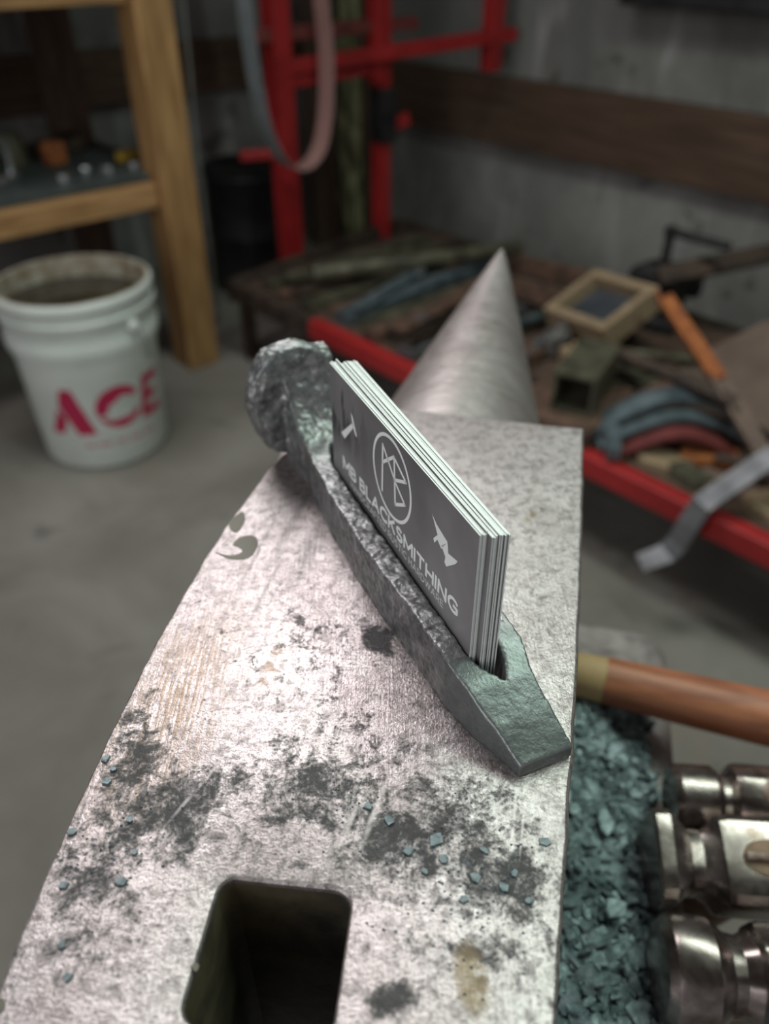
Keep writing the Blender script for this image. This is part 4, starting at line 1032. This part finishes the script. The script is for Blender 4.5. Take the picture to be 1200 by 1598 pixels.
# long bars leaning across the scrap
bar('long_bar', -.535, .50, -.80, .98, .335, .40, .045, .012, M['rust_dark'], 'long dark bar leaning across the vice towards the right wall', tilt=.5)
angle_iron('orange_angle_iron', W(-.63, .34, .355), W(-.83, .215, .30), .030, .005, M['rust_orange'], 'bright orange rusty angle iron slanting down from the wooden crate', roll=.5)
angle_iron('brown_angle_iron', W(-.835, .212, .297), W(-1.02, .095, DK + .022), .030, .005, M['brown_card'], 'brown rusty angle iron continuing below the orange one', roll=.5)
angle_iron('angle_iron', W(-.605, .222, DK + .062), W(-.895, .163, DK + .085), .026, .004, M['rust_dark'], 'long dark brown angle iron crossing under the orange one', roll=.7)
bar('rusty_plate', -.72, .46, -.98, .36, DK + .045, DK + .045, .22, .008, M['brown_card'], 'large brown plate lying on the scrap at the right edge', 'plate', tilt=.32)
bm = bmesh.new(); box(bm, .26, .16, .012, (0, 0, .006), bev=.003)
tag(obj('dark_plate', bm, M['rust_dark'], loc=W(-.83, .40, DK + .0005), rot=(0, 0, RU + .1)), 'thick dark plate under the large brown plate', 'plate')
# leaf springs: curved strips
def leaf(name, s0, d0, s1, d1, z, rise, w, th, mat, label):
    a = W(s0, d0, z); b = W(s1, d1, z); c = (a+b)/2; c.z = z; n = 14
    pts = [a.lerp(b, i/n) - c + Vector((0, 0, rise*math.sin(PI*i/n) + th/2)) for i in range(n+1)]
    bm = bmesh.new(); ribbon(bm, pts, (b-a).cross(Vector((0, 0, 1))), w, th)
    return tag(obj(name, bm, mat, loc=c), label, 'leaf spring', 'curved leaf springs on the rack')
leaf('leaf_spring', -.71, .03, -.90, .27, DK + .002, .075, .045, .007, M['steel_blue'], 'outer blue-grey curved leaf spring on the rack')
leaf('leaf_spring', -.745, .03, -.92, .23, DK + .002, .055, .040, .007, M['steel_blue'], 'inner blue-grey curved leaf spring below the outer one')
leaf('leaf_spring', -.785, .035, -.93, .17, DK + .002, .042, .040, .007, M['dull_red'], 'dull red curved leaf spring, nearest the front rail')
leaf('leaf_spring', -.715, .10, -.865, .285, DK + .002, .080, .030, .006, M['rust'], 'rusty curved leaf spring behind the blue-grey ones')
bar('square_bar', -.745, .06, -.80, -.005, DK + .020, DK + .0105, .022, .022, M['steel_blue'], 'short blue-grey square bar poking over the red front rail')
# tan and brown scraps along the front rail
for (s_, d_, sx, sy, sz, rz, m, lab) in ((-.855, .065, .085, .06, .012, .15, M['tan_wood'], 'tan wood scrap just behind the red front rail, left of the bent bar'), (-.905, .055, .07, .045, .014, -.3, M['steel_olive'], 'olive scrap piece beside the tan wood scrap'),
                                         (-.965, .075, .12, .055, .010, .1, M['brown_card'], 'brown plate scrap under the bent grey bar'), (-1.06, .07, .13, .07, .014, -.2, M['tan_wood'], 'tan wood scrap behind the rail at the right edge'),
                                         (-1.02, .17, .16, .08, .016, .4, M['rust'], 'rusty plate scrap at the right edge of the rack'), (-.90, .125, .10, .05, .018, .6, M['rust_orange'], 'small orange rusty plate below the leaf springs'),
                                         (-.56, .085, .15, .09, .012, .2, M['rust'], 'rusty brown plate beside the anvil face corner'), (-.46, .10, .15, .10, .016, -.3, M['rust_dark'], 'dark rusty plate right of the anvil horn'), (-.425, .20, .10, .08, .02, .3, M['rust'], 'brown rusty plate behind the anvil horn'),
                                         (-1.18, .10, .14, .09, .016, .3, M['brown_card'], 'brown scrap plate beyond the bent bar')):
    bm = bmesh.new(); pts = [(-.5, -.46), (.42, -.5), (.5, .3), (.3, .5), (-.44, .42)]
    prism(bm, [(a*sx, b*sy) for a, b in pts], lambda p, q: Vector((p, q, 0)), lambda p, q: Vector((p*.97, q*.97, sz)))
    tag(obj('scrap_plate', bm, m, loc=W(s_, d_, DK + .0005), rot=(0, 0, RU + rz)), lab, 'scrap plate')
# rods thrown on top of the plates
for (a, b, r, m, lab) in ((W(-.50, .06, DK + .022), W(-.42, .30, DK + .028), .007, M['steel_grey'], 'thin grey rod on the plates beside the anvil horn'), (W(-.39, .10, DK + .026), W(-.47, .20, DK + .026), .009, M['rust'], 'short rusty rod on the plates behind the anvil face'),
                          (W(-.33, .10, DK + .028), W(-.36, .36, DK + .030), .010, M['steel_blue'], 'blue-grey rod on the rack behind the anvil horn'), (W(-.92, .10, DK + .030), W(-1.10, .20, DK + .028), .008, M['rust_dark'], 'dark rod on the scrap behind the bent bar'),
                          (W(-.60, .30, DK + .040), W(-.74, .40, DK + .040), .010, M['steel_olive'], 'olive rod lying right of the wooden crate'), (W(-.56, .17, DK + .026), W(-.64, .30, DK + .045), .007, M['steel_bright'], 'bright thin rod leaning behind the square tube')):
    pipe('scrap_rod', a, b, r, m, lab)
# bent flat bar hung over the front rail
P4 = [W(-1.10, .115, .365), W(-1.014, .062, .30), W(-.99, .015, .263), W(-.974, -.030, .238), W(-.967, -.040, .20), W(-.958, -.040, .158), W(-.948, -.046, .135), W(-.925, -.078, .118)]
dense_p = []
for a, b in zip(P4, P4[1:]):
    for k in range(4): dense_p.append(a.lerp(b, k/4))
dense_p.append(P4[-1])
bm = bmesh.new(); ribbon(bm, [p - P4[3] for p in dense_p], U3 + V3*.25, .036, .006)
tag(obj('bent_flat_bar', bm, M['steel_grey'], loc=P4[3]), 'grey flat bar with two bends hooked over the red front rail', 'steel bar')
